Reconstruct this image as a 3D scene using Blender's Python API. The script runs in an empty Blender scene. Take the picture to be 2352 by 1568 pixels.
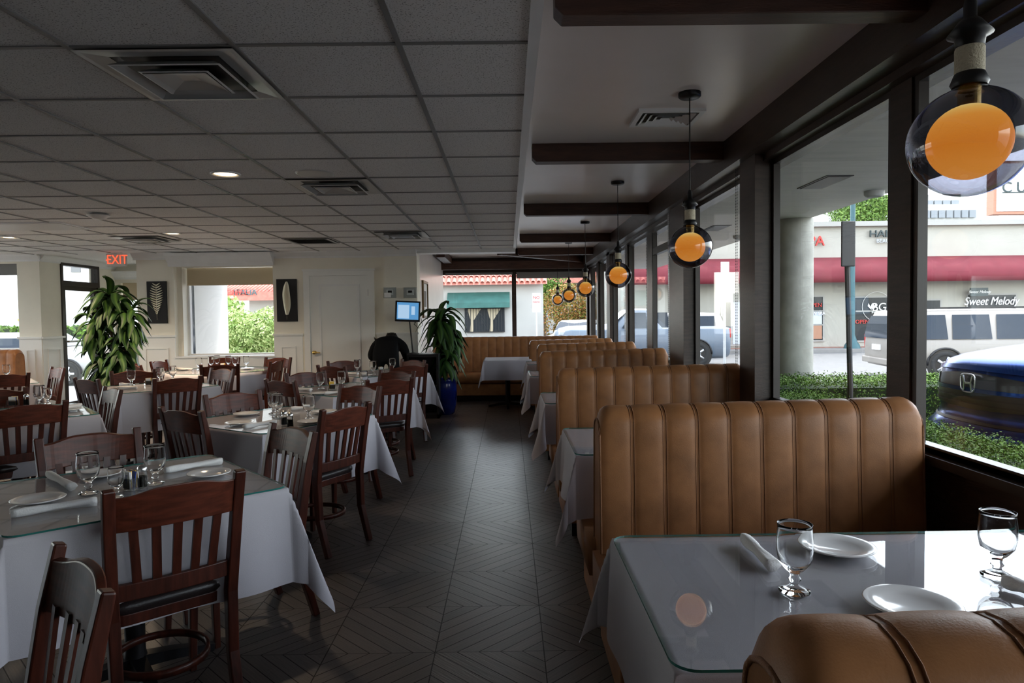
import bpy, math, random
import numpy as np
from mathutils import Vector, Matrix
S = bpy.context.scene
COL = S.collection
random.seed(4)
PI = math.pi
# ------------------------------------------------------------------ camera
CF, CYAW, CPIT, CROL, CH = 1584.0, .005, -.037, .0125, 1.417
_f = Vector((math.sin(CYAW)*math.cos(CPIT), math.cos(CYAW)*math.cos(CPIT), math.sin(CPIT)))
_r = Vector((math.cos(CYAW), -math.sin(CYAW), 0)); _u = _r.cross(_f)
CR = math.cos(CROL)*_r - math.sin(CROL)*_u; CU = math.sin(CROL)*_r + math.cos(CROL)*_u
cam = bpy.data.cameras.new('camera'); cam.lens = 36*CF/2352; cam.sensor_width = 36
cam.clip_start = .05; cam.clip_end = 500
co = bpy.data.objects.new('camera', cam); COL.objects.link(co); S.camera = co
co.matrix_world = Matrix(((CR.x, CU.x, -_f.x, 0), (CR.y, CU.y, -_f.y, 0), (CR.z, CU.z, -_f.z, CH), (0, 0, 0, 1)))
# survey helpers: a sight line through a photo point met with a known world plane
def _ray(px, py): return (px-1176)/CF*CR - (py-784)/CF*CU + _f
def oz(px, py, z=.766): d = _ray(px, py); t = (z-CH)/d.z; return Vector((d.x*t, d.y*t, z))
def oy(px, py, y): d = _ray(px, py); t = y/d.y; return Vector((d.x*t, y, CH+d.z*t))
def ox(px, py, x): d = _ray(px, py); t = x/d.x; return Vector((x, d.y*t, CH+d.z*t))
# ------------------------------------------------------------------ world, sun, exposure
W = bpy.data.worlds.new('world'); S.world = W; W.use_nodes = True
wn = W.node_tree.nodes; wl = W.node_tree.links
for n in list(wn): wn.remove(n)
sky = wn.new('ShaderNodeTexSky'); sky.sky_type = 'NISHITA'; sky.sun_disc = False
sky.sun_elevation = math.radians(65); sky.sun_rotation = math.radians(25); sky.air_density = 1.3; sky.dust_density = 1.5
bg = wn.new('ShaderNodeBackground'); bg.inputs[1].default_value = .85
wo = wn.new('ShaderNodeOutputWorld'); hs_ = wn.new('ShaderNodeHueSaturation'); hs_.inputs['Saturation'].default_value = .38; wl.new(sky.outputs[0], hs_.inputs['Color']); wl.new(hs_.outputs[0], bg.inputs[0]); wl.new(bg.outputs[0], wo.inputs[0])
sun = bpy.data.lights.new('sun', 'SUN'); sun.energy = 2.6; sun.angle = math.radians(.6); sun.color = (1, .95, .88)
so = bpy.data.objects.new('sun', sun); COL.objects.link(so)
so.rotation_euler = Vector((-.20, -.42, -1.05)).to_track_quat('-Z', 'Y').to_euler()
S.view_settings.view_transform = 'Standard'; S.view_settings.look = 'None'; S.view_settings.gamma = 1
S.view_settings.use_curve_mapping = False; S.view_settings.exposure = .74
S.cycles.max_bounces = 12; S.cycles.diffuse_bounces = 8; S.cycles.glossy_bounces = 4
S.cycles.transmission_bounces = 8; S.cycles.transparent_max_bounces = 24
S.cycles.caustics_reflective = False; S.cycles.caustics_refractive = False; S.cycles.sample_clamp_indirect = 6
# ------------------------------------------------------------------ materials
MT = {}
def mat(name, col, rough=.5, metal=0, spec=.5, var=0, vscale=8, bump=0, bscale=60, coat=0, stretch=None, emit=None, es=1, trans=0, ior=1.45):
    m = bpy.data.materials.new(name); m.use_nodes = True; N = m.node_tree.nodes; L = m.node_tree.links
    b = N['Principled BSDF']; b.inputs['Base Color'].default_value = (*col, 1); b.inputs['Roughness'].default_value = rough
    b.inputs['Metallic'].default_value = metal; b.inputs['Specular IOR Level'].default_value = spec
    b.inputs['Coat Weight'].default_value = coat; b.inputs['IOR'].default_value = ior
    if coat: b.inputs['Coat Roughness'].default_value = .12
    if trans: b.inputs['Transmission Weight'].default_value = trans
    if emit: b.inputs['Emission Color'].default_value = (*emit, 1); b.inputs['Emission Strength'].default_value = es
    tc = N.new('ShaderNodeTexCoord'); mp = N.new('ShaderNodeMapping'); L.new(tc.outputs['Object'], mp.inputs[0])
    if stretch: mp.inputs['Scale'].default_value = stretch
    n1 = N.new('ShaderNodeTexNoise'); n1.inputs['Scale'].default_value = vscale; n1.inputs['Detail'].default_value = 5
    L.new(mp.outputs[0], n1.inputs['Vector'])
    if var:
        r = N.new('ShaderNodeValToRGB'); r.color_ramp.elements[0].position = .3; r.color_ramp.elements[1].position = .7
        r.color_ramp.elements[0].color = (*[c*(1-var) for c in col], 1); r.color_ramp.elements[1].color = (*[min(1, c*(1+var)) for c in col], 1)
        L.new(n1.outputs[0], r.inputs[0]); L.new(r.outputs[0], b.inputs['Base Color'])
    if bump:
        n2 = N.new('ShaderNodeTexNoise'); n2.inputs['Scale'].default_value = bscale; n2.inputs['Detail'].default_value = 3
        L.new(mp.outputs[0], n2.inputs['Vector'])
        bp = N.new('ShaderNodeBump'); bp.inputs['Strength'].default_value = bump; bp.inputs['Distance'].default_value = .01
        L.new(n2.outputs[0], bp.inputs['Height']); L.new(bp.outputs[0], b.inputs['Normal'])
    MT[name] = m; return m
def thin_glass(name, tint=(1, 1, 1), base=.04, edge=.6, rough=0.0):
    m = bpy.data.materials.new(name); m.use_nodes = True; N = m.node_tree.nodes; L = m.node_tree.links
    for n in list(N): N.remove(n)
    o = N.new('ShaderNodeOutputMaterial'); t = N.new('ShaderNodeBsdfTransparent'); t.inputs[0].default_value = (*tint, 1)
    g = N.new('ShaderNodeBsdfGlossy'); g.inputs['Roughness'].default_value = rough
    lw = N.new('ShaderNodeLayerWeight'); lw.inputs[0].default_value = .5
    p = N.new('ShaderNodeMath'); p.operation = 'POWER'; p.inputs[1].default_value = 3.2; L.new(lw.outputs['Facing'], p.inputs[0])
    a = N.new('ShaderNodeMath'); a.operation = 'MULTIPLY_ADD'; a.inputs[1].default_value = edge; a.inputs[2].default_value = base
    L.new(p.outputs[0], a.inputs[0])
    x = N.new('ShaderNodeMixShader'); L.new(a.outputs[0], x.inputs[0]); L.new(t.outputs[0], x.inputs[1]); L.new(g.outputs[0], x.inputs[2])
    L.new(x.outputs[0], o.inputs[0]); MT[name] = m; return m
mat('plaster', (.82, .76, .73), .30, var=.04, vscale=2, bump=.05, bscale=30)
mat('wall_cream', (.84, .81, .72), .75, var=.04, vscale=3, bump=.08, bscale=60)
mat('wall_white', (.85, .86, .85), .45, var=.02, vscale=3)
mat('trim_white', (.82, .83, .84), .4, var=.02)
mat('grid', (.24, .24, .24), .5)
mat('vent_metal', (.55, .56, .56), .35, metal=.2)
mat('black', (.012, .012, .012), .5)
mat('dark_brown', (.035, .02, .015), .38, var=.35, vscale=6, stretch=(1, 1, 8), bump=.1, bscale=40)
mat('beam_brown', (.055, .024, .016), .45, var=.4, vscale=5, stretch=(1, 6, 6), bump=.15, bscale=30)
mat('mahogany', (.052, .0115, .006), .42, spec=.3, var=.45, vscale=12, stretch=(4, 4, .5), bump=.04, bscale=80, coat=.1)
mat('mahogany_red', (.078, .018, .009), .45, spec=.25, var=.4, vscale=14, stretch=(.5, 4, 4), coat=.1)
mat('vinyl_black', (.018, .012, .012), .35, bump=.1, bscale=150)
mat('leather', (.285, .125, .049), .40, spec=.35, var=.22, vscale=9, bump=.07, bscale=260)
mat('leather_seam', (.22, .092, .036), .5, bump=.3, bscale=300)
mat('linen', (.50, .48, .52), .85, var=.03, vscale=4, bump=.15, bscale=500)
mat('napkin', (.80, .79, .78), .85, bump=.2, bscale=200)
mat('china', (.82, .81, .80), .12, coat=.4)
mat('iron', (.02, .02, .022), .4, metal=.6)
mat('chrome', (.75, .75, .76), .28, metal=1)
mat('brass', (.75, .5, .15), .22, metal=1)
mat('silver_leaf', (.62, .58, .46), .4, metal=.7, bump=.3, bscale=70)
mat('canvas_black', (.014, .014, .017), .7, bump=.2, bscale=200)
mat('pot_blue', (.005, .018, .16), .12, coat=.6, var=.4, vscale=6, bump=.1, bscale=20)
mat('soil', (.03, .02, .012), .9, bump=.6)
mat('cane', (.22, .15, .08), .8, var=.4, vscale=20, bump=.4)
mat('screen', (.02, .02, .02), .3, emit=(.10, .32, .62), es=.55)
mat('screen_window', (.02, .02, .02), .3, emit=(.40, .58, .78), es=.6)
mat('jacket', (.005, .005, .006), .9, spec=.2, bump=.4, bscale=25)
mat('skin', (.42, .22, .14), .5)
mat('hair', (.008, .006, .005), .5, bump=.6, bscale=90)
mat('sign_white', (.62, .62, .60), .5)
mat('exit_red', (.8, .05, .03), .5, emit=(1, .10, .04), es=.9)
mat('lamp_disc', (1, .9, .7), .5, emit=(1, .72, .42), es=9)
mat('bulb_hot', (1, .8, .3), .5, emit=(1, .62, .12), es=5)
mat('cotton_wrap', (.55, .50, .38), .8, bump=.6, bscale=200)
mat('sugar_yellow', (.85, .55, .08), .6); mat('paper_white', (.85, .85, .85), .6); mat('blue_print', (.03, .08, .4), .6)
mat('pepper', (.05, .04, .03), .9, bump=.5, bscale=200); mat('salt', (.75, .75, .75), .8)
mat('blind_cream', (.62, .52, .36), .7, bump=.1, bscale=200)
mat('blind_grey', (.20, .20, .20), .6)
mat('ext_white', (.38, .37, .345), .8, var=.04, vscale=1, bump=.1, bscale=15)
mat('ext_cream', (.42, .405, .355), .8, var=.05, vscale=1, bump=.1, bscale=15)
mat('soffit', (.60, .58, .56), .6, var=.08, vscale=3, stretch=(1, 6, 1))
mat('concrete', (.36, .35, .31), .85, var=.15, vscale=6, bump=.3, bscale=30)
mat('asphalt', (.13, .13, .13), .9, var=.1, vscale=4, bump=.2, bscale=30)
mat('ext_bright', (.72, .71, .68), .8, var=.03, vscale=1)
mat('walk', (.24, .23, .22), .9, var=.08, vscale=5)
mat('brick_walk', (.34, .17, .13), .9, var=.2, vscale=10)
mat('kerb_yellow', (.75, .52, .10), .8)
mat('awning_red', (.15, .014, .024), .75, var=.08, vscale=3)
mat('awning_green', (.03, .105, .09), .7, var=.2, vscale=4)
mat('tile_red', (.48, .17, .13), .7, var=.25, vscale=7)
mat('shop_glass', (.03, .035, .04), .15, spec=.35)
mat('shop_poster', (.55, .6, .68), .3)
mat('red_letter', (.6, .06, .05), .6); mat('dark_letter', (.05, .07, .07), .6); mat('pale_letter', (.75, .75, .72), .6); mat('grey_letter', (.45, .48, .50), .6)
mat('pole_teal', (.035, .10, .115), .5); mat('sign_back', (.045, .042, .04), .5, var=.1)
mat('car_white', (.27, .245, .215), .35, coat=.2); mat('car_blue', (.010, .040, .17), .22, metal=.8, spec=.2); mat('car_grey', (.13, .165, .21), .35, coat=.2)
mat('car_pure', (.36, .36, .36), .35, coat=.2); mat('car_glass', (.02, .03, .045), .08, spec=.3); mat('tyre', (.02, .02, .02), .7); mat('tail_red', (.45, .02, .02), .2)
mat('alloy', (.55, .56, .58), .3, metal=.8); mat('headlight', (.7, .75, .8), .08, metal=.5); mat('grille', (.008, .008, .010), .3)
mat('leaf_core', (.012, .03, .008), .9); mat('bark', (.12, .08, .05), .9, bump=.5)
mat('tower_grey', (.46, .46, .44), .7); mat('tower_band', (.24, .26, .28), .4)
mat('copper', (.45, .2, .13), .5)
mat('frame_grey', (.034, .027, .025), .35)
mat('gold_frame', (.14, .09, .04), .4, metal=.5)
thin_glass('pane', (.94, .955, .955), .03, .32)
thin_glass('table_glass', (.988, .994, .992), .05, .32)
thin_glass('smoke_glass', (.30, .30, .34), .06, .8)
mat('glass_edge', (.03, .16, .14), .15)
mat('goblet_glass', (.97, .98, .98), .0, trans=1, ior=1.22)
def leafmat(name, c1, c2, stripe=False):
    m = mat(name, c1, .5 if stripe else .7, spec=.3 if stripe else .2); N = m.node_tree.nodes; L = m.node_tree.links; b = N['Principled BSDF']
    n = N.new('ShaderNodeTexNoise'); n.inputs['Scale'].default_value = 3 if not stripe else 2
    r = N.new('ShaderNodeValToRGB'); r.color_ramp.elements[0].color = (*c1, 1); r.color_ramp.elements[1].color = (*c2, 1)
    if stripe:
        uv = N.new('ShaderNodeUVMap'); sp = N.new('ShaderNodeSeparateXYZ'); L.new(uv.outputs[0], sp.inputs[0])
        r.color_ramp.elements[0].position = .25; r.color_ramp.elements[1].position = .5
        e = r.color_ramp.elements.new(.75); e.color = (*c1, 1); L.new(sp.outputs[0], r.inputs[0])
    else:
        r.color_ramp.elements[0].position = .35; r.color_ramp.elements[1].position = .65
        g = N.new('ShaderNodeNewGeometry'); n.inputs['Scale'].default_value = 9; L.new(g.outputs['Position'], n.inputs['Vector']); L.new(n.outputs[0], r.inputs[0])
    L.new(r.outputs[0], b.inputs['Base Color']); return m
leafmat('dracaena_leaf', (.014, .045, .011), (.055, .12, .022), True)
leafmat('hedge_leaf', (.035, .085, .012), (.13, .23, .035))
leafmat('tree_leaf', (.05, .12, .02), (.20, .30, .07))
leafmat('autumn_leaf', (.07, .16, .02), (.42, .16, .06))
leafmat('pale_leaf', (.20, .32, .08), (.55, .62, .28))
def orange_globe():
    m = bpy.data.materials.new('amber_orb'); m.use_nodes = True; N = m.node_tree.nodes; L = m.node_tree.links
    b = N['Principled BSDF']; b.inputs['Base Color'].default_value = (.7, .3, .06, 1); b.inputs['Roughness'].default_value = .5
    tc = N.new('ShaderNodeTexCoord'); d = N.new('ShaderNodeVectorMath'); d.operation = 'DISTANCE'; d.inputs[1].default_value = (0, 0, .075)
    L.new(tc.outputs['Object'], d.inputs[0]); r = N.new('ShaderNodeValToRGB'); el = r.color_ramp.elements
    q = N.new('ShaderNodeMath'); q.operation = 'MULTIPLY'; q.inputs[1].default_value = 6.0; L.new(d.outputs['Value'], q.inputs[0])
    el[0].position = .12; el[0].color = (1, .80, .30, 1); el[1].position = 1; el[1].color = (.90, .36, .055, 1)
    for p, c in ((.28, (1, .60, .13, 1)), (.45, (.93, .36, .045, 1)), (.72, (.82, .25, .022, 1))): e = el.new(p); e.color = c
    L.new(q.outputs[0], r.inputs[0]); L.new(r.outputs[0], b.inputs['Emission Color']); b.inputs['Emission Strength'].default_value = 1.15
    MT['amber_orb'] = m
orange_globe()
def floor_mat():
    m = bpy.data.materials.new('chevron_tile'); m.use_nodes = True; N = m.node_tree.nodes; L = m.node_tree.links; b = N['Principled BSDF']
    g = N.new('ShaderNodeNewGeometry'); sp = N.new('ShaderNodeSeparateXYZ'); L.new(g.outputs['Position'], sp.inputs[0])
    def M(op, a, b_=None, c=None):
        n = N.new('ShaderNodeMath'); n.operation = op
        for i, v in enumerate((a, b_, c)):
            if v is None: continue
            if isinstance(v, (int, float)): n.inputs[i].default_value = v
            else: L.new(v, n.inputs[i])
        return n.outputs[0]
    s = .4600
    X = M('DIVIDE', M('ADD', sp.outputs[0], .327+s*40), s); Y = M('DIVIDE', M('ADD', sp.outputs[1], -2.867+s*40), s)
    px = M('PINGPONG', X, 1); py = M('PINGPONG', Y, 1)
    d = M('SUBTRACT', px, py); p = M('ADD', px, py)          # stars on even nodes: planks run with x-y constant
    k = M('MULTIPLY', d, 5); fr = M('FRACT', M('ADD', k, 10)); e = M('ABSOLUTE', M('SUBTRACT', fr, .5))
    line = M('GREATER_THAN', e, .465)
    def gl(q, w): return M('GREATER_THAN', M('ABSOLUTE', M('SUBTRACT', M('FRACT', q), .5)), .5-w)
    grout = M('MAXIMUM', gl(X, .0055), gl(Y, .0035)); allg = M('MAXIMUM', line, grout)
    plank = M('FLOOR', M('ADD', k, 10)); cell = M('ADD', M('MULTIPLY', M('FLOOR', X), 7.3), M('MULTIPLY', M('FLOOR', Y), 3.7))
    wn_ = N.new('ShaderNodeTexWhiteNoise'); wn_.noise_dimensions = '2D'; cb = N.new('ShaderNodeCombineXYZ')
    L.new(plank, cb.inputs[0]); L.new(cell, cb.inputs[1]); L.new(cb.outputs[0], wn_.inputs['Vector'])
    gc = N.new('ShaderNodeCombineXYZ'); L.new(M('MULTIPLY', d, 26), gc.inputs[0]); L.new(M('MULTIPLY', p, 1.6), gc.inputs[1]); L.new(M('MULTIPLY', cell, 1.31), gc.inputs[2])
    gn = N.new('ShaderNodeTexNoise'); gn.inputs['Scale'].default_value = 1.6; gn.inputs['Detail'].default_value = 5; L.new(gc.outputs[0], gn.inputs['Vector'])
    r = N.new('ShaderNodeValToRGB'); r.color_ramp.elements[0].position = .3; r.color_ramp.elements[1].position = .75
    r.color_ramp.elements[0].color = (.016, .012, .0105, 1); r.color_ramp.elements[1].color = (.095, .073, .064, 1)
    L.new(M('MULTIPLY_ADD', wn_.outputs[0], .22, M('MULTIPLY', gn.outputs[0], .85)), r.inputs[0])
    mx = N.new('ShaderNodeMix'); mx.data_type = 'RGBA'; L.new(allg, mx.inputs[0]); L.new(r.outputs[0], mx.inputs[6]); mx.inputs[7].default_value = (.010, .008, .008, 1)
    L.new(mx.outputs[2], b.inputs['Base Color'])
    L.new(M('MULTIPLY_ADD', gn.outputs[0], .20, .34), b.inputs['Roughness'])
    h = M('SUBTRACT', M('MULTIPLY', gn.outputs[0], .35), allg); bp = N.new('ShaderNodeBump'); bp.inputs['Strength'].default_value = .8; bp.inputs['Distance'].default_value = .006
    L.new(M('MULTIPLY', M('SUBTRACT', 1, allg), .5), b.inputs['Coat Weight']); b.inputs['Coat Roughness'].default_value = .36; L.new(M('SUBTRACT', .9, M('MULTIPLY', allg, .65)), b.inputs['Specular IOR Level']); L.new(h, bp.inputs['Height']); L.new(bp.outputs[0], b.inputs['Normal']); MT['floor'] = m
floor_mat()
def ceil_mat():
    m = mat('acoustic', (.88, .88, .88), .9); N = m.node_tree.nodes; L = m.node_tree.links; b = N['Principled BSDF']
    v = N.new('ShaderNodeTexNoise'); v.inputs['Scale'].default_value = 160; v.inputs['Detail'].default_value = 2
    g = N.new('ShaderNodeNewGeometry'); L.new(g.outputs['Position'], v.inputs['Vector'])
    r = N.new('ShaderNodeValToRGB'); r.color_ramp.elements[0].position = .33; r.color_ramp.elements[1].position = .42
    r.color_ramp.elements[0].color = (.35, .35, .35, 1); r.color_ramp.elements[1].color = (.88, .88, .88, 1)
    L.new(v.outputs[0], r.inputs[0]); L.new(r.outputs[0], b.inputs['Base Color'])
ceil_mat()
# ------------------------------------------------------------------ mesh tools
class MB:
    def __init__(s): s.v = []; s.f = []; s.mi = []; s.uv = None
    def quad(s, a, b, c, d, mi=0):
        n = len(s.v); s.v += [tuple(a), tuple(b), tuple(c), tuple(d)]; s.f.append((n, n+1, n+2, n+3)); s.mi.append(mi); return s
    def box(s, x0, y0, z0, x1, y1, z1, mi=0, M=None):
        n = len(s.v)
        P = [(x0, y0, z0), (x1, y0, z0), (x1, y1, z0), (x0, y1, z0), (x0, y0, z1), (x1, y0, z1), (x1, y1, z1), (x0, y1, z1)]
        if M: P = [tuple(M @ Vector(p)) for p in P]
        s.v += P
        for q in ((0, 3, 2, 1), (4, 5, 6, 7), (0, 1, 5, 4), (1, 2, 6, 5), (2, 3, 7, 6), (3, 0, 4, 7)): s.f.append(tuple(n+i for i in q)); s.mi.append(mi)
        return s
    def grid(s, rows, closed=False, mi=0, caps=False):
        n = len(s.v); R = len(rows); C_ = len(rows[0])
        for r in rows: s.v += [tuple(p) for p in r]
        for i in range(R-1):
            for j in range(C_ if closed else C_-1):
                k = (j+1) % C_; s.f.append((n+i*C_+j, n+i*C_+k, n+(i+1)*C_+k, n+(i+1)*C_+j)); s.mi.append(mi)
        if caps:
            s.f.append(tuple(n+j for j in reversed(range(C_)))); s.mi.append(mi)
            s.f.append(tuple(n+(R-1)*C_+j for j in range(C_))); s.mi.append(mi)
        return s
    def lathe(s, prof, c=(0, 0, 0), seg=20, mi=0, caps=False):
        return s.grid([[(c[0]+r*math.cos(2*PI*j/seg), c[1]+r*math.sin(2*PI*j/seg), c[2]+z) for j in range(seg)] for r, z in prof], True, mi, caps)
    def tube(s, pts, rad, seg=8, mi=0, flat=1.0):
        pts = [Vector(p) for p in pts]; rows = []
        for i, p in enumerate(pts):
            t = (pts[min(i+1, len(pts)-1)]-pts[max(i-1, 0)]).normalized()
            a = Vector((0, 0, 1)) if abs(t.z) < .9 else Vector((0, 1, 0))
            u = t.cross(a).normalized(); w = u.cross(t).normalized(); r = rad[i] if isinstance(rad, (list, tuple)) else rad
            rows.append([p+u*r*math.cos(2*PI*j/seg)+w*r*flat*math.sin(2*PI*j/seg) for j in range(seg)])
        return s.grid(rows, True, mi, True)
    def bar(s, pts, w, d, side, mi=0):
        # rectangular bar along a path; side = width direction
        rows = []; pts = [Vector(p) for p in pts]; sd = Vector(side).normalized()
        for i, p in enumerate(pts):
            t = (pts[min(i+1, len(pts)-1)]-pts[max(i-1, 0)]).normalized(); n = t.cross(sd).normalized()
            ww = w[i] if isinstance(w, (list, tuple)) else w; dd = d[i] if isinstance(d, (list, tuple)) else d
            rows.append([p+sd*ww/2+n*dd/2, p-sd*ww/2+n*dd/2, p-sd*ww/2-n*dd/2, p+sd*ww/2-n*dd/2])
        return s.grid(rows, True, mi, True)
    def prism(s, poly, y0, y1, mi=0, axis='y'):
        def P(a, b, t): return (a, t, b) if axis == 'y' else ((t, a, b) if axis == 'x' else (a, b, t))
        return s.grid([[P(a, b, y0) for a, b in poly], [P(a, b, y1) for a, b in poly]], True, mi, True)
    def sphere(s, c, r, seg=16, ring=10, mi=0, sz=1):
        return s.lathe([(max(1e-4, r*math.sin(PI*i/ring)), -r*sz*math.cos(PI*i/ring)) for i in range(ring+1)], c, seg, mi)
    def build(s, name, m, parent=None, smooth=False, bevel=0, sub=0, auto=False):
        me = bpy.data.meshes.new(name); me.from_pydata(s.v, [], s.f); me.update()
        ms = m if isinstance(m, (list, tuple)) else [m]
        for q in ms: me.materials.append(MT[q])
        if len(ms) > 1: me.polygons.foreach_set('material_index', s.mi)
        if smooth: me.polygons.foreach_set('use_smooth', [True]*len(me.polygons))
        if s.uv:
            u = me.uv_layers.new(name='UVMap')
            for i, l in enumerate(me.loops): u.data[i].uv = s.uv[l.vertex_index]
        o = bpy.data.objects.new(name, me); COL.objects.link(o)
        if parent: o.parent = parent
        if bevel:
            b = o.modifiers.new('b', 'BEVEL'); b.width = bevel; b.segments = 2; b.limit_method = 'ANGLE'
        if sub:
            b = o.modifiers.new('s', 'SUBSURF'); b.levels = sub; b.render_levels = sub
        return o
def B(*a, **k): return MB().box(*a, **k)
def rf(m, x0, z0, x1, z1, w, y0, y1):
    m.box(x0, y0, z0, x0+w, y1, z1).box(x1-w, y0, z0, x1, y1, z1).box(x0+w, y0, z0, x1-w, y1, z0+w).box(x0+w, y0, z1-w, x1-w, y1, z1); return m
def tag(o, label, cat, group=None, kind=None):
    o['label'] = label
    if cat: o['category'] = cat
    if group: o['group'] = group
    if kind: o['kind'] = kind
    return o
def empty(name, loc, rz=0):
    o = bpy.data.objects.new(name, None); COL.objects.link(o); o.location = loc; o.rotation_euler = (0, 0, rz); o.empty_display_size = .1; return o
def st(o): o['kind'] = 'structure'; return o
def copy_tree(o, parent=None):
    c = o.copy(); COL.objects.link(c)
    if parent: c.parent = parent
    for ch in list(o.children): copy_tree(ch, c)
    return c
def text(s, name, m, size, M, parent=None, ext=.004, align='CENTER', shear=0, font_scale_x=1):
    cu = bpy.data.curves.new(name, 'FONT'); cu.body = s; cu.size = size; cu.extrude = ext; cu.align_x = align; cu.align_y = 'CENTER'; cu.shear = shear
    t = bpy.data.objects.new(name, cu); COL.objects.link(t); bpy.context.view_layer.update()
    me = bpy.data.meshes.new_from_object(t); COL.objects.unlink(t); bpy.data.objects.remove(t)
    me.transform(Matrix.Diagonal((font_scale_x, 1, 1, 1))); me.transform(M); me.materials.clear(); me.materials.append(MT[m])
    o = bpy.data.objects.new(name, me); COL.objects.link(o)
    if parent: o.parent = parent
    return o
def face_m(loc, rz=0):   # text standing upright facing -Y, then turned rz
    return Matrix.Translation(loc) @ Matrix.Rotation(rz, 4, 'Z') @ Matrix.Rotation(PI/2, 4, 'X')
def jz(a): return random.uniform(-a, a)
ZC, ZR, YB, XW, YF = 2.43, 2.64, 10.5, 1.75, 14.55
# ================================================================== ROOM
st(B(-10, -4.2, -.12, 2.0, 15, 0).build('floor', 'floor'))
st(B(-10, -4.2, ZC, .118, YB+.1, ZC+.05).box(-7.4, YB+.1, ZC, -5.19, 12.8, ZC+.05).build('ceiling', 'acoustic'))
st(B(-1.6, YB, ZR, .16, 15, ZR+.05).box(.10, -4.2, ZR, 2.0, 15, ZR+.05).build('ceiling_bay', 'plaster'))
st(B(.10, -4.2, ZC-.012, .125, YB-.15, ZR).box(.085, -4.2, ZC-.014, .127, YB-.15, ZC-.002).build('trim_1', 'trim_white'))
g = MB()
cx0, cy0, T = -1.612, 2.59, .61
for i in range(-13, 3):
    x = cx0+i*T
    if x < .08: g.box(x-.011, -4.2, ZC-.006, x+.011, YB-.02, ZC+.002)
for j in range(-11, 14):
    y = cy0+j*T
    if y < YB: g.box(-10, y-.010, ZC-.005, .10, y+.010, ZC+.001)
st(g.build('trim_2', 'grid'))
# back wall of the dining room, built from its piers
def wallseg(m, x0, x1, z0=0, z1=ZC, y=YB, d=.2): m.box(x0, y, z0, x1, y+d, z1)
wb = MB()
wallseg(wb, -7.42, -7.08); wallseg(wb, -5.62, -5.06); wallseg(wb, -5.06, -3.56, 0, .86); wallseg(wb, -5.06, -3.56, 2.22, ZC)
wallseg(wb, -3.56, -3.06); wallseg(wb, -3.06, -2.06, 2.09, ZC); wallseg(wb, -2.06, -1.86)
wb.box(-1.86, YB-.14, 0, -1.36, YB+.2, ZC); wallseg(wb, -10, -7.42, 0, .98); wallseg(wb, -10, -7.42, 2.3, ZC)
wb.box(-5.06, YB+.1, .86, -4.98, YB+.4, 2.22)
st(wb.build('wall_back', 'wall_cream'))
st(B(-1.42, YB+.2, 0, -1.36, YF, ZR).build('wall_return', 'plaster'))
st(B(-1.36, YB-.14, 2.372, .12, YB+.1, ZR).box(-1.36, YB-.17, 2.40, .12, YB-.14, 2.43).build('trim_3', 'trim_white'))
# white panelled dado on the back wall piers
dd = MB()
def dado(x0, x1, y, sunk=True, zt=1.16):
    dd.box(x0, y-.012, .0, x1, y, zt); dd.box(x0-.015, y-.035, zt, x1+.015, y, zt+.03); dd.box(x0, y-.026, 0, x1, y-.012, .14)
    if sunk and x1-x0 > .2:
        a, b, c, e = x0+.10, x1-.10, .24, zt-.16
        rf(dd, a, c, b, e, .02, y-.026, y-.013)
dado(-7.42, -7.08, YB); dado(-5.62, -5.06, YB); dado(-3.56, -3.13, YB); dado(-1.86, -1.36, YB-.14); dado(-2.0, -1.86, YB, False)
dd.box(-5.06, YB-.012, 0, -3.56, YB, .83)
for a in (-4.98, -4.30): 
    rf(dd, a, .2, a+.62, .68, .02, YB-.026, YB-.013)
dd.box(-7.08, YB, 0, -7.068, YB+.5, 1.16); dd.box(-7.07, YB-.03, 1.16, -7.04, YB+.5, 1.19)
for q in ((YB+.12, .24, YB+.38, .26), (YB+.12, .98, YB+.38, 1.0), (YB+.1, .24, YB+.12, 1.0), (YB+.38, .24, YB+.4, 1.0)): dd.box(-7.067, q[0], q[1], -7.053, q[2], q[3])
st(dd.build('trim_4', 'wall_white'))
# crown moulding
cr = MB(); CP = [(0, -.10), (-.012, -.10), (-.02, -.075), (-.05, -.045), (-.075, -.02), (-.085, 0), (0, 0)]
def crown(x0, x1, y, z=ZC, s=1.0): cr.prism([(y+a*s, z+b*s) for a, b in CP], x0, x1, axis='x')
crown(-10, -7.06, YB); crown(-5.66, -1.86, YB); crown(-1.9, -1.36, YB-.14)
crown(-5.10, -3.52, YB-.06, ZC-.02, 1.9)
cr.prism([(-7.08-a, ZC+b) for a, b in CP], YB, 12.5)
crown(-7.08, -5.3, 12.5, 2.30, 1.4)
st(cr.build('trim_5', 'trim_white'))
# alcove with the glass exit door
al = MB()
al.box(-7.24, YB+.2, 0, -7.08, 10.98, ZC); al.box(-7.24, 10.98, 2.36, -7.08, 12.0, ZC); al.box(-7.24, 12.0, 0, -7.08, 12.7, ZC)
al.box(-7.1, 12.5, 0, -6.98, 12.7, ZC); al.box(-6.98, 12.5, 0, -6.3, 12.7, .95); al.box(-6.98, 12.5, 2.1, -6.3, 12.7, ZC); al.box(-6.3, 12.5, 0, -5.19, 12.7, ZC)
al.box(-5.29, YB+.2, 0, -5.19, 12.7, ZC)
st(al.build('wall_alcove', 'wall_cream'))
d = empty('door_1', (-7.12, 10.98, 0)); st(d)
m = MB()
for a, b in ((0, .05), (.97, 1.02)): m.box(-.06, a, 0, .06, b, 2.36)
m.box(-.06, .05, 2.31, .06, .97, 2.36); m.box(-.06, .05, 1.99, .06, .97, 2.07)
m.build('door_frame', 'frame_grey', d)
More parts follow.
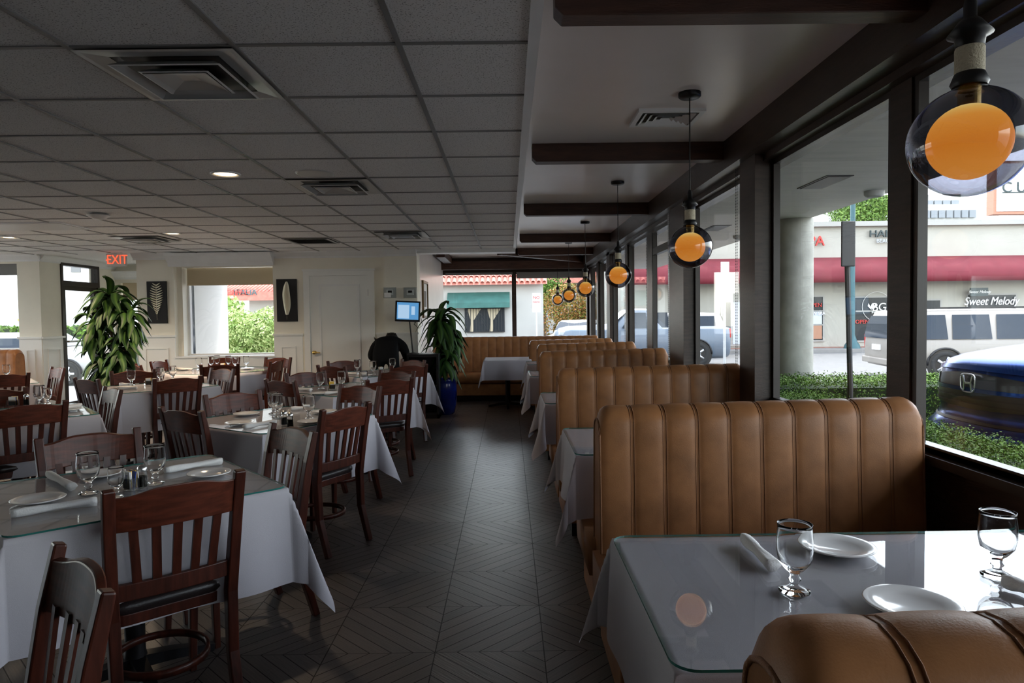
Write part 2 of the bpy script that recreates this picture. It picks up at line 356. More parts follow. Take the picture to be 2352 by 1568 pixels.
m = MB(); m.box(-.03, .05, 0, .03, .13, 1.99).box(-.03, .89, 0, .03, .97, 1.99).box(-.03, .13, 0, .03, .89, .12).box(-.03, .13, 1.92, .03, .89, 1.99)
lf = m.build('door_leaf', 'frame_grey', d)
B(.03, .80, .88, .10, .92, 1.12).box(.03, .1, 1.08, .09, .92, 1.11).build('push_bar', 'vent_metal', lf)
B(-.005, .13, .12, .005, .89, 1.92).build('glass', 'pane', lf)
B(-.005, .05, 2.07, .005, .97, 2.31).build('transom_glass', 'pane', d)
# painted panel door
d = empty('door_2', (-2.56, YB, 0)); st(d)
m = MB(); m.box(-.535, -.03, 0, -.448, .05, 2.13).box(.448, -.03, 0, .535, .05, 2.13).box(-.448, -.03, 2.062, .448, .05, 2.13).box(-.55, -.04, 2.131, .55, .05, 2.16)
m.build('door_frame', 'wall_white', d)
lf = B(-.445, .0, .01, .445, .05, 2.06).build('door_leaf', 'wall_white', d)
m = MB()
rf(m, -.31, .25, .31, 1.93, .03, -.014, -.0005)
m.build('door_panel', 'trim_white', lf)
m = MB(); m.lathe([(.001, 0), (.026, .0), (.026, .008), (.012, .014), (.012, .035), (.028, .045), (.03, .06), (.02, .072), (.001, .074)], seg=16)
m.v = [(p[0], -p[2], p[1]) for p in m.v]; m.tube([(0, -.05, 0), (.09, -.055, -.004)], .008)
k = m.build('door_handle', 'brass', lf, True); k.location = (-.385, 0, .90)
for z in (.3, 1.75): B(.435, -.01, z, .452, .0, z+.1).build('hinge', 'vent_metal', d)
# window 1 with roller blind, window 0 far left, window in alcove
def window(n, x0, x1, z0, z1, y, fw=.04, mt='trim_white', blind=None, bm='blind_cream', mull=0):
    w = empty('window_%d' % n, ((x0+x1)/2, y, z0)); st(w); h = z1-z0; a = (x1-x0)/2
    m = MB(); rf(m, -a, 0, a, h, fw, -.03, .04)
    for i in range(mull): q = -a+2*a*(i+1)/(mull+1); m.box(q-.02, -.03, fw, q+.02, .04, h-fw)
    m.build('window_frame', mt, w); B(-a+.01, 0, .01, a-.01, .006, h-.01).build('glass', 'pane', w)
    if blind:
        o = B(-a+.02, -.07, h-blind, a-.02, -.065, h).tube([(-a+.02, -.067, h-blind), (a-.02, -.067, h-blind)], .012).build('roller_blind', bm, w)
    return w
window(1, -4.98, -3.56, .86, 2.22, YB+.3, .03, blind=.26)
st(B(-5.08, YB-.03, .835, -3.54, YB+.32, .865).build('trim_6', 'trim_white'))
window(2, -10, -7.42, .98, 2.3, YB+.1, .04, blind=.16, bm='blind_grey', mull=1)
window(3, -6.98, -6.3, .95, 2.1, 12.6, .04, blind=.3)
m = MB(); m.box(-10.1, -4.2, 0, -9.9, 10.7, .7).box(-10.1, -4.2, 2.3, -9.9, 10.7, ZC)
for y, w_ in ((-4.2, 8.0), (7.0, .4), (10.2, .4)): m.box(-10.1, y, 0, -9.9, y+w_, ZC)
st(m.build('wall_left', 'wall_cream'))
st(B(-10.1, -4.3, 0, 2.1, -4.2, ZR).build('wall_front', 'wall_cream'))
for i, y in enumerate((3.8, 7.4)):
    w = empty('window_%d' % (40+i), (-10, y, .7)); st(w)
    B(-.003, 0, 0, .003, (3.2, 2.8)[i], 1.6).build('glass', 'pane', w)
# far window wall of the bay
m = MB(); m.box(-1.42, YF, 0, 2.1, YF+.12, .72); m.box(-1.42, YF, 2.33, 2.1, YF+.12, ZR); st(m.build('wall_far', 'dark_brown'))
w = empty('window_4', (0, YF, .72)); st(w); m = MB()
for px in (1003, 1181): x = oy(px, 700, YF).x; m.box(x-.045, -.06, 0, x+.045, .08, 1.61)
m.box(1.66, -.06, 0, 1.76, .08, 1.61); m.box(-1.36, -.03, 1.57, 1.7, .06, 1.61); m.box(-1.36, -.03, 0, 1.7, .06, .05)
m.build('window_frame', 'dark_brown', w); B(-1.36, .0, .03, 1.7, .006, 1.6).build('glass', 'pane', w)
B(-1.3, -.09, 1.56, .10, -.05, 1.61).box(.18, -.09, 1.48, 1.62, -.05, 1.61).build('roller_blind', 'blind_grey', w)
# right window wall
lower = MB(); lower.box(XW-.03, -4.2, 0, XW+.12, YF+.1, .80); lower.box(XW-.03, -4.2, .8, XW+.12, -1.5, 2.5); st(lower.build('wall_right', 'dark_brown'))
st(B(XW-.07, -4.2, .80, XW+.12, YF, .835).box(XW-.03, -4.2, .835, XW-.01, YF, .855).build('trim_7', 'frame_grey'))
st(B(1.55, -4.2, 2.44, 1.95, YF, ZR).box(1.66, -4.2, 2.40, 1.80, YF, 2.44).build('trim_8', 'dark_brown'))
posts = [(-1.6, -1.4, 1.70, 1.82), (.55, .75, 1.70, 1.76), (2.93, 3.09, 1.71, 1.76), (4.50, 4.76, 1.60, 1.76), (6.36, 6.86, 1.61, 1.76), (8.22, 8.5, 1.72, 1.78), (9.82, 10.0, 1.70, 1.80), (11.3, 11.6, 1.66, 1.80), (12.9, 13.1, 1.68, 1.8), (14.2, 14.5, 1.70, 1.8)]
yprev = -4.2
for i, (a, b, xi, xo) in enumerate(posts):
    w = empty('window_%d' % (5+i), (XW, yprev, .835)); st(w); L_ = a-yprev
    m = MB(); m.box(-.03, 0, 0, .012, .035, 1.57).box(-.03, L_-.035, 0, .012, L_, 1.57).box(-.03, .035, 0, .012, L_-.035, .03).box(-.03, .035, 1.535, .012, L_-.035, 1.57)
    if i in (5,):
        m.box(-.03, L_*.35, .03, .03, L_*.35+.06, 1.535); m.box(-.03, L_*.35+.06, 1.28, .03, L_-.035, 1.36)
    m.build('window_frame', 'frame_grey', w); B(0, .02, .02, .006, L_-.02, 1.55).build('glass', 'pane', w)
    m = MB(); m.box(xi, a, 0, xo, b, 2.44)
    if b-a > .22: m.box(xi-.0, a-.03, 0, xi+.05, a, 2.44)
    st(m.build('trim_%d' % (20+i), 'dark_brown'))
    if 0 < i < 9 and a > 3:
        cd = empty('blind_cord', (xi+.005, b+.07, 2.42)); m = MB()
        for k in range(74 if i < 5 else 40):
            zz = -.02*k*(1 if i < 5 else 1.85); 
            for dx in (0, .028): m.sphere((0, dx, zz), .0035, 6, 4)
        m.tube([(0, 0, 0), (0, 0, -1.45)], .0012, 4).tube([(0, .028, 0), (0, .028, -1.45)], .0012, 4)
        m.build('bead_chain', 'chrome' if i in (4, 6, 7) else 'iron', cd, True)
        MB().tube([(0, 0, -1.45), (0, .014, -1.49), (0, .028, -1.45)], .004, 6).build('chain_weight', 'chrome', cd, True)
        tag(cd, 'beaded blind cord hanging beside ' + {2: 'the first', 3: 'the second', 4: 'the third', 5: 'the fourth', 6: 'the fifth', 7: 'the sixth', 8: 'the seventh'}[i] + ' dark window post from the front', 'blind cord', 'blind cords along the booth windows')
    yprev = b
# ceiling beams over the booths
for i, (y, lb) in enumerate(((2.556, 'nearest dark ceiling beam, cut off by the top of the photo'), (4.95, 'second dark ceiling beam, just behind the square vent'), (7.58, 'third dark ceiling beam from the front'), (10.35, 'fourth dark ceiling beam, over the far booths'), (12.5, 'fifth dark ceiling beam, the last straight one'))):
    zb = CH+1.094; m = MB(); xl = .185
    m.grid([[(x, yy, z) for x, z in ((xl, ZR), (xl, zb+.03), (xl+.03, zb), (1.56, zb), (1.56, ZR))] for yy in (y, y+.105)], True, 0, True)
    tag(m.build('ceiling_beam', 'beam_brown', bevel=.004), lb, 'beam', 'beams across the booth ceiling')
p0 = oz(1146, 588, 2.50); p1 = oz(1335, 608, 2.46); p1 = Vector((1.55, 14.2, 2.5)); p0 = Vector((-.15, 12.3, 2.5))
m = MB(); m.bar([(p0.x, p0.y, 2.57), (1.6, 14.3, 2.57)], .11, .14, (.76, -.85, 0)); tag(m.build('ceiling_beam', 'beam_brown', bevel=.004), 'slanting dark ceiling beam running to the far window corner', 'beam', 'beams across the booth ceiling')
tag(B(-1.36, 14.2, 2.38, 1.6, 14.34, 2.55).build('ceiling_beam', 'beam_brown', bevel=.004), 'dark beam across the top of the far bay window', 'beam', 'beams across the booth ceiling')
tag(B(-1.30, 12.6, 2.50, -1.14, 14.2, ZR).build('ceiling_beam', 'beam_brown', bevel=.004), 'short dark beam stub beside the wall with the gilt picture', 'beam', 'beams across the booth ceiling')
# ================================================================== CEILING FITTINGS
def diffuser(x, y, label, s=.60, dark=False, z=ZC):
    e = empty('air_vent', (x, y, z)); a = s/2
    def ring(r0, z0, r1, z1, mt, nm, par):
        rows = [[(q*rr, w*rr, zz) for q, w in ((-1, -1), (1, -1), (1, 1), (-1, 1))] for rr, zz in ((r0, z0), (r1, z1))]
        return MB().grid(rows, True).build(nm, mt, par)
    B(-a, -a, -.002, a, a, .02).build('backing', 'black', e)
    ring(a*1.0, -.012, a*.93, -.012, 'vent_metal', 'frame', e); ring(a*.93, -.012, a*.70, -.004, 'vent_metal', 'frame', e)
    if not dark:
        for r in (.72, .46): ring(a*r, -.035, a*(r-.12), -.012, 'vent_metal', 'vane', e); ring(a*r, -.035, a*(r-.035), -.037, 'trim_white', 'vane', e)
        MB().grid([[(q*a*rr, w*a*rr, zz) for q, w in ((-1, -1), (1, -1), (1, 1), (-1, 1))] for rr, zz in ((.42, -.040), (.36, -.030), (.12, -.014), (.001, -.013))], True).build('core', 'vent_metal', e)
    else:
        m = MB()
        for k in range(10): m.box(-a*.9, -a*.9+k*a*.2, -.012, a*.9, -a*.9+k*a*.2+.004, -.002)
        m.build('grille', 'iron', e)
    return tag(e, label, 'vent', 'air vents in the tiled ceiling')
diffuser(-1.612+.305, 2.59+.305, 'large square white air vent in the tiled ceiling at top left')
diffuser(-1.307, cy0+4.5*T, 'square white air vent behind the round ceiling speaker')
q = oz(925, 538, ZC); diffuser(q.x, q.y, 'small white air vent in the tiled ceiling closest to the booth bay')
q = oz(335, 548, ZC); diffuser(q.x, q.y, 'white air vent in the tiled ceiling near the exit sign')
q = oz(715, 553, ZC); diffuser(q.x, q.y, 'dark grey return air grille in the tiled ceiling above the panel door', dark=True)
q = oz(1530, 267, ZR)
e = empty('air_vent', (q.x, q.y, ZR)); m = MB()
m.box(-.17, -.17, -.02, .17, -.14, 0).box(-.17, .14, -.02, .17, .17, 0).box(-.2, -.17, -.02, -.17, .17, 0).box(.17, -.17, -.02, .2, .17, 0); m.build('frame', 'trim_white', e)
B(-.19, -.16, -.003, .19, .16, .0).build('backing', 'black', e)
for k in range(4):
    r = .155-.038*k; m = MB().grid([[(a*rr, b*rr*.85, zz) for a, b in ((-1, -1), (1, -1), (1, 1), (-1, 1))] for rr, zz in ((r, -.022), (r-.024, -.006))], True); m.build('louvre', 'trim_white', e)
tag(e, 'square louvred white vent in the smooth ceiling over the booths', 'vent')
def downlight(px, py, lb, en=22):
    q = oz(px, py, ZC); e = empty('downlight', q); 
    MB().lathe([(.10, -.002), (.10, -.010), (.085, -.012), (.075, -.004), (.07, .0)], seg=28).build('trim_ring', 'trim_white', e, True)
    MB().lathe([(.001, -.003), (.072, -.003)], seg=24).build('lamp', 'lamp_disc', e)
    l = bpy.data.lights.new('downlight_lamp', 'SPOT'); l.energy = en; l.color = (1, .75, .5); l.spot_size = 2.7; l.spot_blend = 1; l.shadow_soft_size = .06
    lo = bpy.data.objects.new('downlight_lamp', l); COL.objects.link(lo); lo.parent = e; lo.location = (0, 0, -.02)
    tag(e, lb, 'ceiling light', 'recessed ceiling downlights')
downlight(518, 398, 'recessed downlight glowing in the middle of the tiled ceiling, the largest lit one')
downlight(396, 535, 'recessed downlight glowing above the back window', 170)
downlight(22, 544, 'recessed downlight glowing at the far left edge', 170)
q = oz(722, 398, ZC); e = empty('ceiling_speaker', q); MB().lathe([(.001, -.006), (.115, -.006), (.128, -.004), (.13, 0)], seg=32).build('grille', 'vent_metal', e, True); tag(e, 'round flush ceiling speaker grille in front of a square vent', 'speaker')
q = oz(226, 490, ZC); e = empty('smoke_detector', q); MB().lathe([(.001, -.055), (.05, -.052), (.09, -.03), (.10, -.02)], seg=24).build('cover', 'trim_white', e, True)
MB().lathe([(.10, -.02), (.09, -.012), (.05, 0)], seg=24).build('base', 'vent_metal', e, True); tag(e, 'round white smoke detector hanging from the tiled ceiling', 'smoke detector')
q = oz(70, 519, ZC); e = empty('ceiling_panel_light', q); B(-.5, -.29, -.01, .5, .29, 0).build('frame', 'trim_white', e); B(-.47, -.26, -.014, .47, .26, -.010).build('lens', 'sign_white', e); tag(e, 'flat ceiling panel light, unlit, at the far left', 'ceiling light')
# ================================================================== PENDANTS
def pendant():
    e = empty('pendant_lamp', (0, 0, 0))   # origin: globe centre
    R = .122
    prof = [(R*math.sin(a), -R*.97*math.cos(a)) for a in [PI*i/24 for i in range(22)]]; prof[0] = (.0005, -R*.97); prof += [(.03, .118), (.026, .135)]
    MB().lathe(prof, seg=40).build('globe', 'smoke_glass', e, True)
    r = .083; orb = MB().lathe([(max(.0005, r*math.sin(PI*i/20)), -r*.98*math.cos(PI*i/20)) for i in range(21)], seg=32).build('inner_orb', 'amber_orb', e, True)
    MB().sphere((0, 0, .052), .034, 16, 10, sz=.7).build('bulb', 'bulb_hot', orb, True)
    MB().lathe([(.022, .075), (.024, .125)], seg=20).build('neck', 'brass', e, True)
    MB().lathe([(.034, .12), (.038, .128), (.030, .148), (.028, .15)], seg=20).build('collar', 'iron', e, True)
    MB().lathe([(.028, .148), (.029, .152), (.029, .202), (.027, .206)], seg=20).build('cord_wrap', 'cotton_wrap', e, True)
    MB().lathe([(.028, .205), (.03, .225), (.045, .232), (.022, .262), (.013, .27), (.013, .30), (.008, .315)], seg=20).build('socket', 'iron', e, True)
    MB().tube([(0, 0, .31), (0, 0, ZR-1.0)], .0035, 6).build('cable', 'iron', e)
    MB().lathe([(.0005, -.028), (.055, -.027), (.062, -.020), (.062, 0)], (0, 0, 0), 28).build('canopy', 'iron', e, True)
    return e
P0 = pendant()
for i, (px, py, lb) in enumerate(((2225, 326, 'nearest round smoked glass pendant lamp, largest, cut by the right edge'), (1585, 567, 'second smoked glass pendant with amber orb, in front of the third window post'), (1420, 632, 'third smoked glass pendant with amber orb from the front'), (1345, 661, 'fourth smoked glass pendant with amber orb, over the truck outside'), (1307, 678, 'fifth smoked glass pendant with amber orb from the front'), (1281, 688, 'smallest and farthest amber pendant lamp'))):
    Xp = 1.02; Y = Xp*CF/(px-1167.3); p = oy(px, py, Y)
    o = P0 if i == 0 else copy_tree(P0); o.location = p
    cn = [c for c in o.children if c.name.startswith('canopy')][0]; cn.location = (0, 0, ZR-p.z)
    cb = [c for c in o.children if c.name.startswith('cable')][0]; cb.location = (0, 0, .31); cb.scale = (1, 1, (ZR-p.z-.31)/(ZR-1.0-.31)); 
    if i == 0:
        for v in cb.data.vertices: v.co.z -= .31
    tag(o, lb, 'pendant lamp', 'globe pendants over the booths')
    l = bpy.data.lights.new('bulb_light', 'POINT'); l.energy = 1.6; l.color = (1, .45, .12); l.shadow_soft_size = .084
    lo = bpy.data.objects.new('bulb_light', l); COL.objects.link(lo); lo.parent = o; lo.location = (0, 0, 0)
# ================================================================== BOOTHS
def booth(y, x0, x1, zt, label, one=False, rise=.0, seats=True, flat=False):
    e = empty('booth_bench', ((x0+x1)/2, y, 0)); a = (x1-x0)/2; th = .085; m = MB(); nch = max(10, int(a/.066)); n = nch*8
    prof = []                       # closed-over-top profile (y, z, bulge)
    zb = .40
    for k in range(9): prof.append((-(th+.03*(1-k/8)), zb+(zt-.06-zb)*k/8, -1, 0))
    for k in range(1, 8): t = PI-PI*k/8; prof.append((th*math.cos(t), zt-.06+.06*math.sin(t), math.cos(t), math.sin(t)))
    for k in range(9): prof.append((th+.03*(k/8), zt-.06-(zt-.06-zb)*k/8, 1, 0))
    rows = []
    for i in range(n+1):
        u = i/n; x = -a+2*a*u; ph = (i % 8)/8; bl = .009*abs(math.sin(PI*ph))**.5
        c = min(u, 1-u)*2*a; dz = -(.05-math.sqrt(max(0, .05**2-(.05-c)**2))) if c < .05 else 0
        end = .55 if c < 1e-6 else 1
        blf = bl; rows.append([(x, py+ny*(bl if not (flat and ny < -.2) else 0), pz+nz*bl*.6+(dz*max(0, (pz-zb)/(zt-zb)) if pz > zt-.3 else 0)+rise*(u-.5)*(pz/zt)) for py, pz, ny, nz in prof])
    m.grid(rows, False); N0 = len(m.v)
    for r, rev in ((rows[0], 0), (rows[-1], 1)):
        k = len(m.v); m.v += [tuple(p) for p in r]; f = tuple(range(k, k+len(r))); m.f.append(f if rev else f[::-1]); m.mi.append(0)
    b = m.build('backrest', 'leather', e, True)
    m = MB()
    for xx in (-a, a): m.tube([Vector(rows[0 if xx < 0 else -1][k])+Vector((0, 0, 0)) for k in range(0, len(prof))], .005, 6)
    for c in range(1, nch):
        rr = rows[c*8]; 
        for dx in (-.007, .007): m.tube([Vector((p[0]+dx, p[1]-.002*(1 if k_ < 13 else 0), p[2]+.001)) for k_, p in enumerate(rr[:17])], .0022, 4)
    if flat: m.tube([(x_, -th-.004, zt-.055+rise*(x_/(2*a))) for x_ in [-a+.01+(2*a-.02)*k/10 for k in range(11)]], .005, 6)
    m.build('piping', 'leather_seam', b, True)
    if seats:
        for s in (-1, 1):
            if (one and s > 0) or (flat and s < 0): continue
            m = MB(); y0 = s*.06; y1 = s*.60; zs = .47; pf = [(y0, .30), (y1-s*.02, .30), (y1, .33), (y1+s*.01, .40), (y1-s*.005, .45), (y1-s*.05, zs), (y0, zs-.005)]
            rows2 = []
            for i in range(13):
                u = i/12; x = -a-.03+(2*a+.04)*u; k = .985 if i in (0, 12) else 1
                rows2.append([(x, y0+(p-y0)*k, .38+(q-.38)*(.9 if i in (0, 12) else 1)) for p, q in pf])
            m.grid(rows2, True, 0, True); m.build('seat', 'leather', e, True)
            ya, yb_ = sorted((s*.06, s*.57)); B(-a, ya, .10, a, yb_, .30).build('seat_front', 'leather', e, bevel=.01)
            ya, yb_ = sorted((s*.06, s*.50)); B(-a+.05, ya, 0, a-.05, yb_, .10).build('base', 'black', e)
        B(-a+.01, -.06, .10, a-.01, .06, .42).build('back_base', 'leather', e)
        B(-a+.05, -.06, 0, a-.05, .06, .10).build('base', 'black', e)
    return tag(e, label, 'booth bench')
G = 'booths along the windows'
bl = [(.80, .305, 1.66, 1.055, 'nearest tan leather booth back, at the bottom right corner'),
      (2.84, .362, 1.665, 1.048, 'second tan leather booth from the front, facing the nearest booth table'),
      (4.88, .342, 1.655, 1.048, 'third tan leather booth from the front'),
      (7.22, .322, 1.655, 1.048, 'fourth tan leather booth from the front'),
      (9.02, .372, 1.655, 1.05, 'fifth tan leather booth from the front'),
      (10.62, .318, 1.60, 1.045, 'sixth and farthest booth back, just before the long wall bench')]
for y, x0, x1, zt, lb in bl: booth(y, x0, x1, zt, lb, rise=.022, flat=(y == .80))['group'] = G
booth(11.98, -1.3, 1.56, 1.06, 'long tan bench under the far bay window', one=True)
b = booth(9.8, -9.85, -6.93, 1.03, 'tan banquette below the far left window, left of the panelled column', one=True)
# ================================================================== TABLES
def cloth_rect(a, b, drop, seed=0, kx=1.0):
    rng = random.Random(seed); ph = [rng.uniform(0, 6) for _ in range(8)]; amp = rng.uniform(.7, 1.2)
    N = 64; m = MB(); rows = []
    La, Lb = a+drop, b+drop
    def samp(h, L):  # denser past the edge
        k = []; 
        for i in range(N+1):
            t = -1+2*i/N; k.append(math.copysign(abs(t)**.8, t)*L)
        k += [-h, h]; return sorted(set(round(q, 5) for q in k))
    us, vs = samp(a, La), samp(b, Lb)
    for u in us:
        row = []
        for v in vs:
            ex, ey = max(abs(u)-a, 0), max(abs(v)-b, 0); sx = 1 if u > 0 else -1; sy = 1 if v > 0 else -1
            cu, cv = min(abs(u), a)*sx, min(abs(v), b)*sy
            r = math.hypot(ex, ey)
            if r < 1e-6: row.append((cu, cv, 0)); continue
            if ey == 0 or ex == 0:
                s = cv if ey == 0 else cu; h = b if ey == 0 else a; k = 0 if ey == 0 else 1
                sd = (sx if ey == 0 else sy)
                w = math.sin(s*9+ph[k+(2 if sd > 0 else 0)])*.5+math.sin(s*17+ph[4+k])*.3
                fade = 1-abs(s/h)**4
                off = r*(.05+.11*amp*w*fade); z = -r*.992
                rr = math.pow(min(r/.03, 1), .5)*.004
                row.append((cu+(sx*(off+rr) if ey == 0 else 0), cv+(sy*(off+rr) if ex == 0 else 0), z))
            else:
                th = math.atan2(ey, ex); kk = .05+.24*math.sin(2*th)**1.2+.05*math.sin(4*th+ph[6])*math.sin(2*th); curl = .45*math.sin(4*th)*r/drop*(1 if ph[7] > 3 else -1)
                mg = r*kk; rr = math.pow(min(r/.03, 1), .5)*.004; tt = th+curl
                row.append((cu+sx*(mg*math.cos(tt)+rr), cv+sy*(mg*math.sin(tt)+rr), -r*math.sqrt(max(.2, 1-kk*kk))))
        rows.append(row)
    return m.grid(rows)
def cloth_round(R, drop, seed=0):
    rng = random.Random(seed); rows = []; seg = 96
    for i in range(13):
        row = []
        for j in range(seg):
            t = 2*PI*j/seg
            if i < 3: r = R*i/2 if i else .001; z = 0
            else:
                q = drop*(i-2)/10; r = R+.004+q*(.07+.10*math.sin(t*11+.8*math.sin(t*3))); z = -q
            row.append((r*math.cos(t), r*math.sin(t), z))
        rows.append(row)
    return MB().grid(rows, True)
def rounded(a, b, r, n=6):
    P = []
    for cx, cy, t0 in ((a-r, b-r, 0), (-a+r, b-r, PI/2), (-a+r, -b+r, PI), (a-r, -b+r, 1.5*PI)):
        for k in range(n+1): t = t0+PI/2*k/n; P.append((cx+r*math.cos(t), cy+r*math.sin(t)))
    return P
def slab(poly, z0, z1, name, mats, parent=None):
    m = MB(); n = len(poly); m.v = [(x, y, z0) for x, y in poly]+[(x, y, z1) for x, y in poly]
    m.f = [tuple(range(n, 2*n)), tuple(reversed(range(n)))]+[(i, (i+1) % n, n+(i+1) % n, n+i) for i in range(n)]; m.mi = [0, 0]+[1]*n
    return m.build(name, mats, parent)
def table(cx, cy, ang, a, b, where, round_=False, glass=True, seed=0, drop=.37, zt=.755, feet=True, tops=True):
    t = empty('dining_table', (cx, cy, 0), ang)
    if round_: MB().lathe([(.001, zt-.03), (a-.01, zt-.03), (a-.005, zt-.004), (.001, zt-.004)], seg=40).build('tabletop', 'mahogany', t)
    else: B(-a+.006, -b+.006, zt-.03, a-.006, b-.006, zt-.004).build('tabletop', 'mahogany', t)
    MB().lathe([(.05, .05), (.038, .10), (.038, zt-.06), (.09, zt-.03)], seg=16).build('pedestal', 'iron', t, True)
    for k in range(4):
        c, s = math.cos(k*PI/2), math.sin(k*PI/2)
        MB().bar([(0, 0, .06), (c*.15, s*.15, .045), (c*.30, s*.30, .018)], [.06, .05, .035], [.05, .04, .03], (-s, c, 0)).build('foot', 'iron', t)
    tag(t, 'pedestal table hidden under white cloth, ' + where, 'table', 'cloth-covered dining tables')
    m = cloth_round(a, drop, seed) if round_ else cloth_rect(a, b, drop, seed)
    c = m.build('tablecloth', 'linen', None, True); c.location = (cx, cy, zt); c.rotation_euler = (0, 0, ang)
    tag(c, 'white tablecloth on ' + where, 'tablecloth', 'white tablecloths')
    if glass:
        poly = [(a*math.cos(2*PI*k/64), a*math.sin(2*PI*k/64)) for k in range(64)] if round_ else rounded(a+.002, b+.002, .05)
        g_ = slab(poly, .0015, .0075, 'glass_tabletop', ['table_glass', 'glass_edge']); g_.location = (cx, cy, zt); g_.rotation_euler = (0, 0, ang)
        tag(g_, 'clear glass sheet over the cloth of ' + where, 'glass top', 'glass sheets on the tables')
D = math.radians
TN = {1: 'the nearest square table at left', 2: 'the second square table along the aisle', 3: 'the third square table along the aisle', 4: 'the fourth aisle table, beside the blue pot', 5: 'the round table under the back window',
      6: 'the square table in front of the big plant', 7: 'the second table back at the left edge', 8: 'the farthest left table by the panelled column'}
TB = {1: (-1.508, 2.72, 41.7), 2: (-1.545, 4.55, 57), 3: (-1.53, 6.40, 50), 4: (-1.58, 8.2, 42), 6: (-3.52, 6.86, 46), 7: (-3.54, 4.93, 41), 8: (-5.70, 7.50, 40)}
for k, (x, y, a) in TB.items(): table(x, y, D(a), .452, .452, TN[k], seed=k)
table(-3.76, 8.98, 0, .64, .64, TN[5], True, seed=5, drop=.5)
BN = ['the nearest booth table at bottom right', 'the booth table behind the second booth', 'the booth table behind the third booth', 'the booth table behind the fourth booth', 'the booth table behind the fifth booth']
for i, (x0, x1, y0, y1) in enumerate(((.300, 1.60, 1.245, 2.02), (.31, 1.58, 3.22, 3.99), (.268, 1.58, 5.12, 5.86), (.225, 1.58, 7.48, 8.2), (.25, 1.55, 9.25, 9.95))):
    table((x0+x1)/2, (y0+y1)/2, 0, (x1-x0)/2, (y1-y0)/2, BN[i], seed=20+i, drop=.30 if i else .27)
table(-.02, 10.72, 0, .36, .42, 'the far table in front of the long bench', seed=31, drop=.30, glass=False)
# ================================================================== CHAIRS
def chair():
    e = empty('dining_chair', (0, 0, 0)); W_ = .195
    for s in (-1, 1):
        MB().bar([(s*.185, -.30, 0), (s*.187, -.235, .22), (s*.19, -.225, .44), (s*.196, -.243, .58), (s*.202, -.268, .74), (s*.206, -.30, .885)], .038, [.03, .038, .045, .042, .036, .028], (1, 0, 0)).build('rear_leg', 'mahogany', e, bevel=.005)
        MB().bar([(s*.17, .165, 0), (s*.185, .175, .43)], [.026, .036], [.026, .036], (1, 0, 0)).build('front_leg', 'mahogany', e, bevel=.004)
    rows = []
    for i in range(25):
        u = -1+i/12; x = u*.196; bow = -.036*(1-u*u); c = math.exp(-(u/.62)**4); top = .856+.022*c; bot = .738+.004*c
        yb = -.288+bow
        rows.append([(x, yb-.011, top), (x, yb+.011, top-.003), (x, yb+.035, bot), (x, yb+.013, bot)])
    MB().grid(rows, True, 0, True).build('crest_rail', 'mahogany_red', e, bevel=.004)
    MB().grid([[(x, y+o_, z) for o_, z in ((-.011, .556), (.011, .556), (.011, .500), (-.011, .500))] for x, y in [(u*.178, -.234-.016*(1-u*u)) for u in [-1+k/5 for k in range(11)]]], True, 0, True).build('lower_rail', 'mahogany', e, bevel=.003)
    for k in range(5):
        u = (k-2)/2; xt, xb = u*.135, u*.118; yt = -.270-.036*(1-(xt/.196)**2)+.012; yb = -.234-.016*(1-(xb/.178)**2)
        MB().bar([(xb, yb, .54), ((xb*.6+xt*.4), yb*.6+yt*.4-.0, .63), (xt, yt, .76)], .028, .011, (1, 0, 0)).build('slat', 'mahogany', e)
    MB().prism(rounded(.195, .19, .06), .395, .435, axis='z').build('seat_frame', 'mahogany', e, bevel=.004)
    m = MB(); rows = []
    for r, z in ((1.0, .432), (1.04, .448), (1.02, .468), (.93, .482), (.5, .488), (.01, .488)): rows.append([(x*r, y*r+.01, z) for x, y in rounded(.198, .198, .07)])
    m.grid(rows, True).build('seat', 'vinyl_black', e, True)
    m = MB(); ring = [(.15*math.cos(2*PI*k/28), .165*math.sin(2*PI*k/28)-.02) for k in range(29)]
    m.grid([[(x*(1+o_), y*(1+o_)-.02, z) for o_, z in ((0, .19), (.09, .19), (.09, .215), (0, .215))] for x, y in ring], True).build('ring_stretcher', 'mahogany', e, True)
    return e
CH0 = chair(); used = False
def put_chair(mid, face, label):
    global used
    f = D(face); dx, dy = math.cos(f), math.sin(f)
    for k, (tx, ty, h) in {**{k: (v[0], v[1], .452) for k, v in TB.items()}, 5: (-3.76, 8.98, .64)}.items():
        px, py = tx-mid[0], ty-mid[1]
        along = px*dx+py*dy; side = abs(px*dy-py*dx)
        if 0 < along < 1.1 and side < .42 and along < h+.125: mid = (mid[0]-dx*(h+.125-along), mid[1]-dy*(h+.125-along))
    o = CH0 if not used else copy_tree(CH0); used = True
    o.location = (mid[0]+dx*.30, mid[1]+dy*.30, 0); o.rotation_euler = (0, 0, f-PI/2)
    tag(o, 'dark wooden slat-back chair ' + label, 'chair', 'slat-back dining chairs')
put_chair((-1.11, 2.29), 132, 'with its full back in view at the nearest square table')
put_chair((-.945, 1.50), -136, 'cut off at the bottom left corner')
put_chair((-2.01, 3.29), -45, 'facing the camera at the nearest square table')
put_chair((-1.07, 3.39), -135, 'turned left behind the nearest square table')
put_chair((-1.97, 4.16), 57, 'on the left side of the second aisle table')
put_chair((-.99, 4.19), 152, 'on the aisle side of the second table')
put_chair((-2.03, 5.05), -40, 'on the far side of the second aisle table')
put_chair((-1.18, 5.46), -122, 'between the second and third aisle tables')
put_chair((-1.04, 6.01), 122, 'on the aisle side of the third table')
put_chair((-1.98, 6.08), 53, 'on the near left side of the third aisle table')
put_chair((-2.04, 6.90), -45, 'on the far left of the third aisle table')
put_chair((-1.12, 6.91), -118, 'between the third and fourth aisle tables')
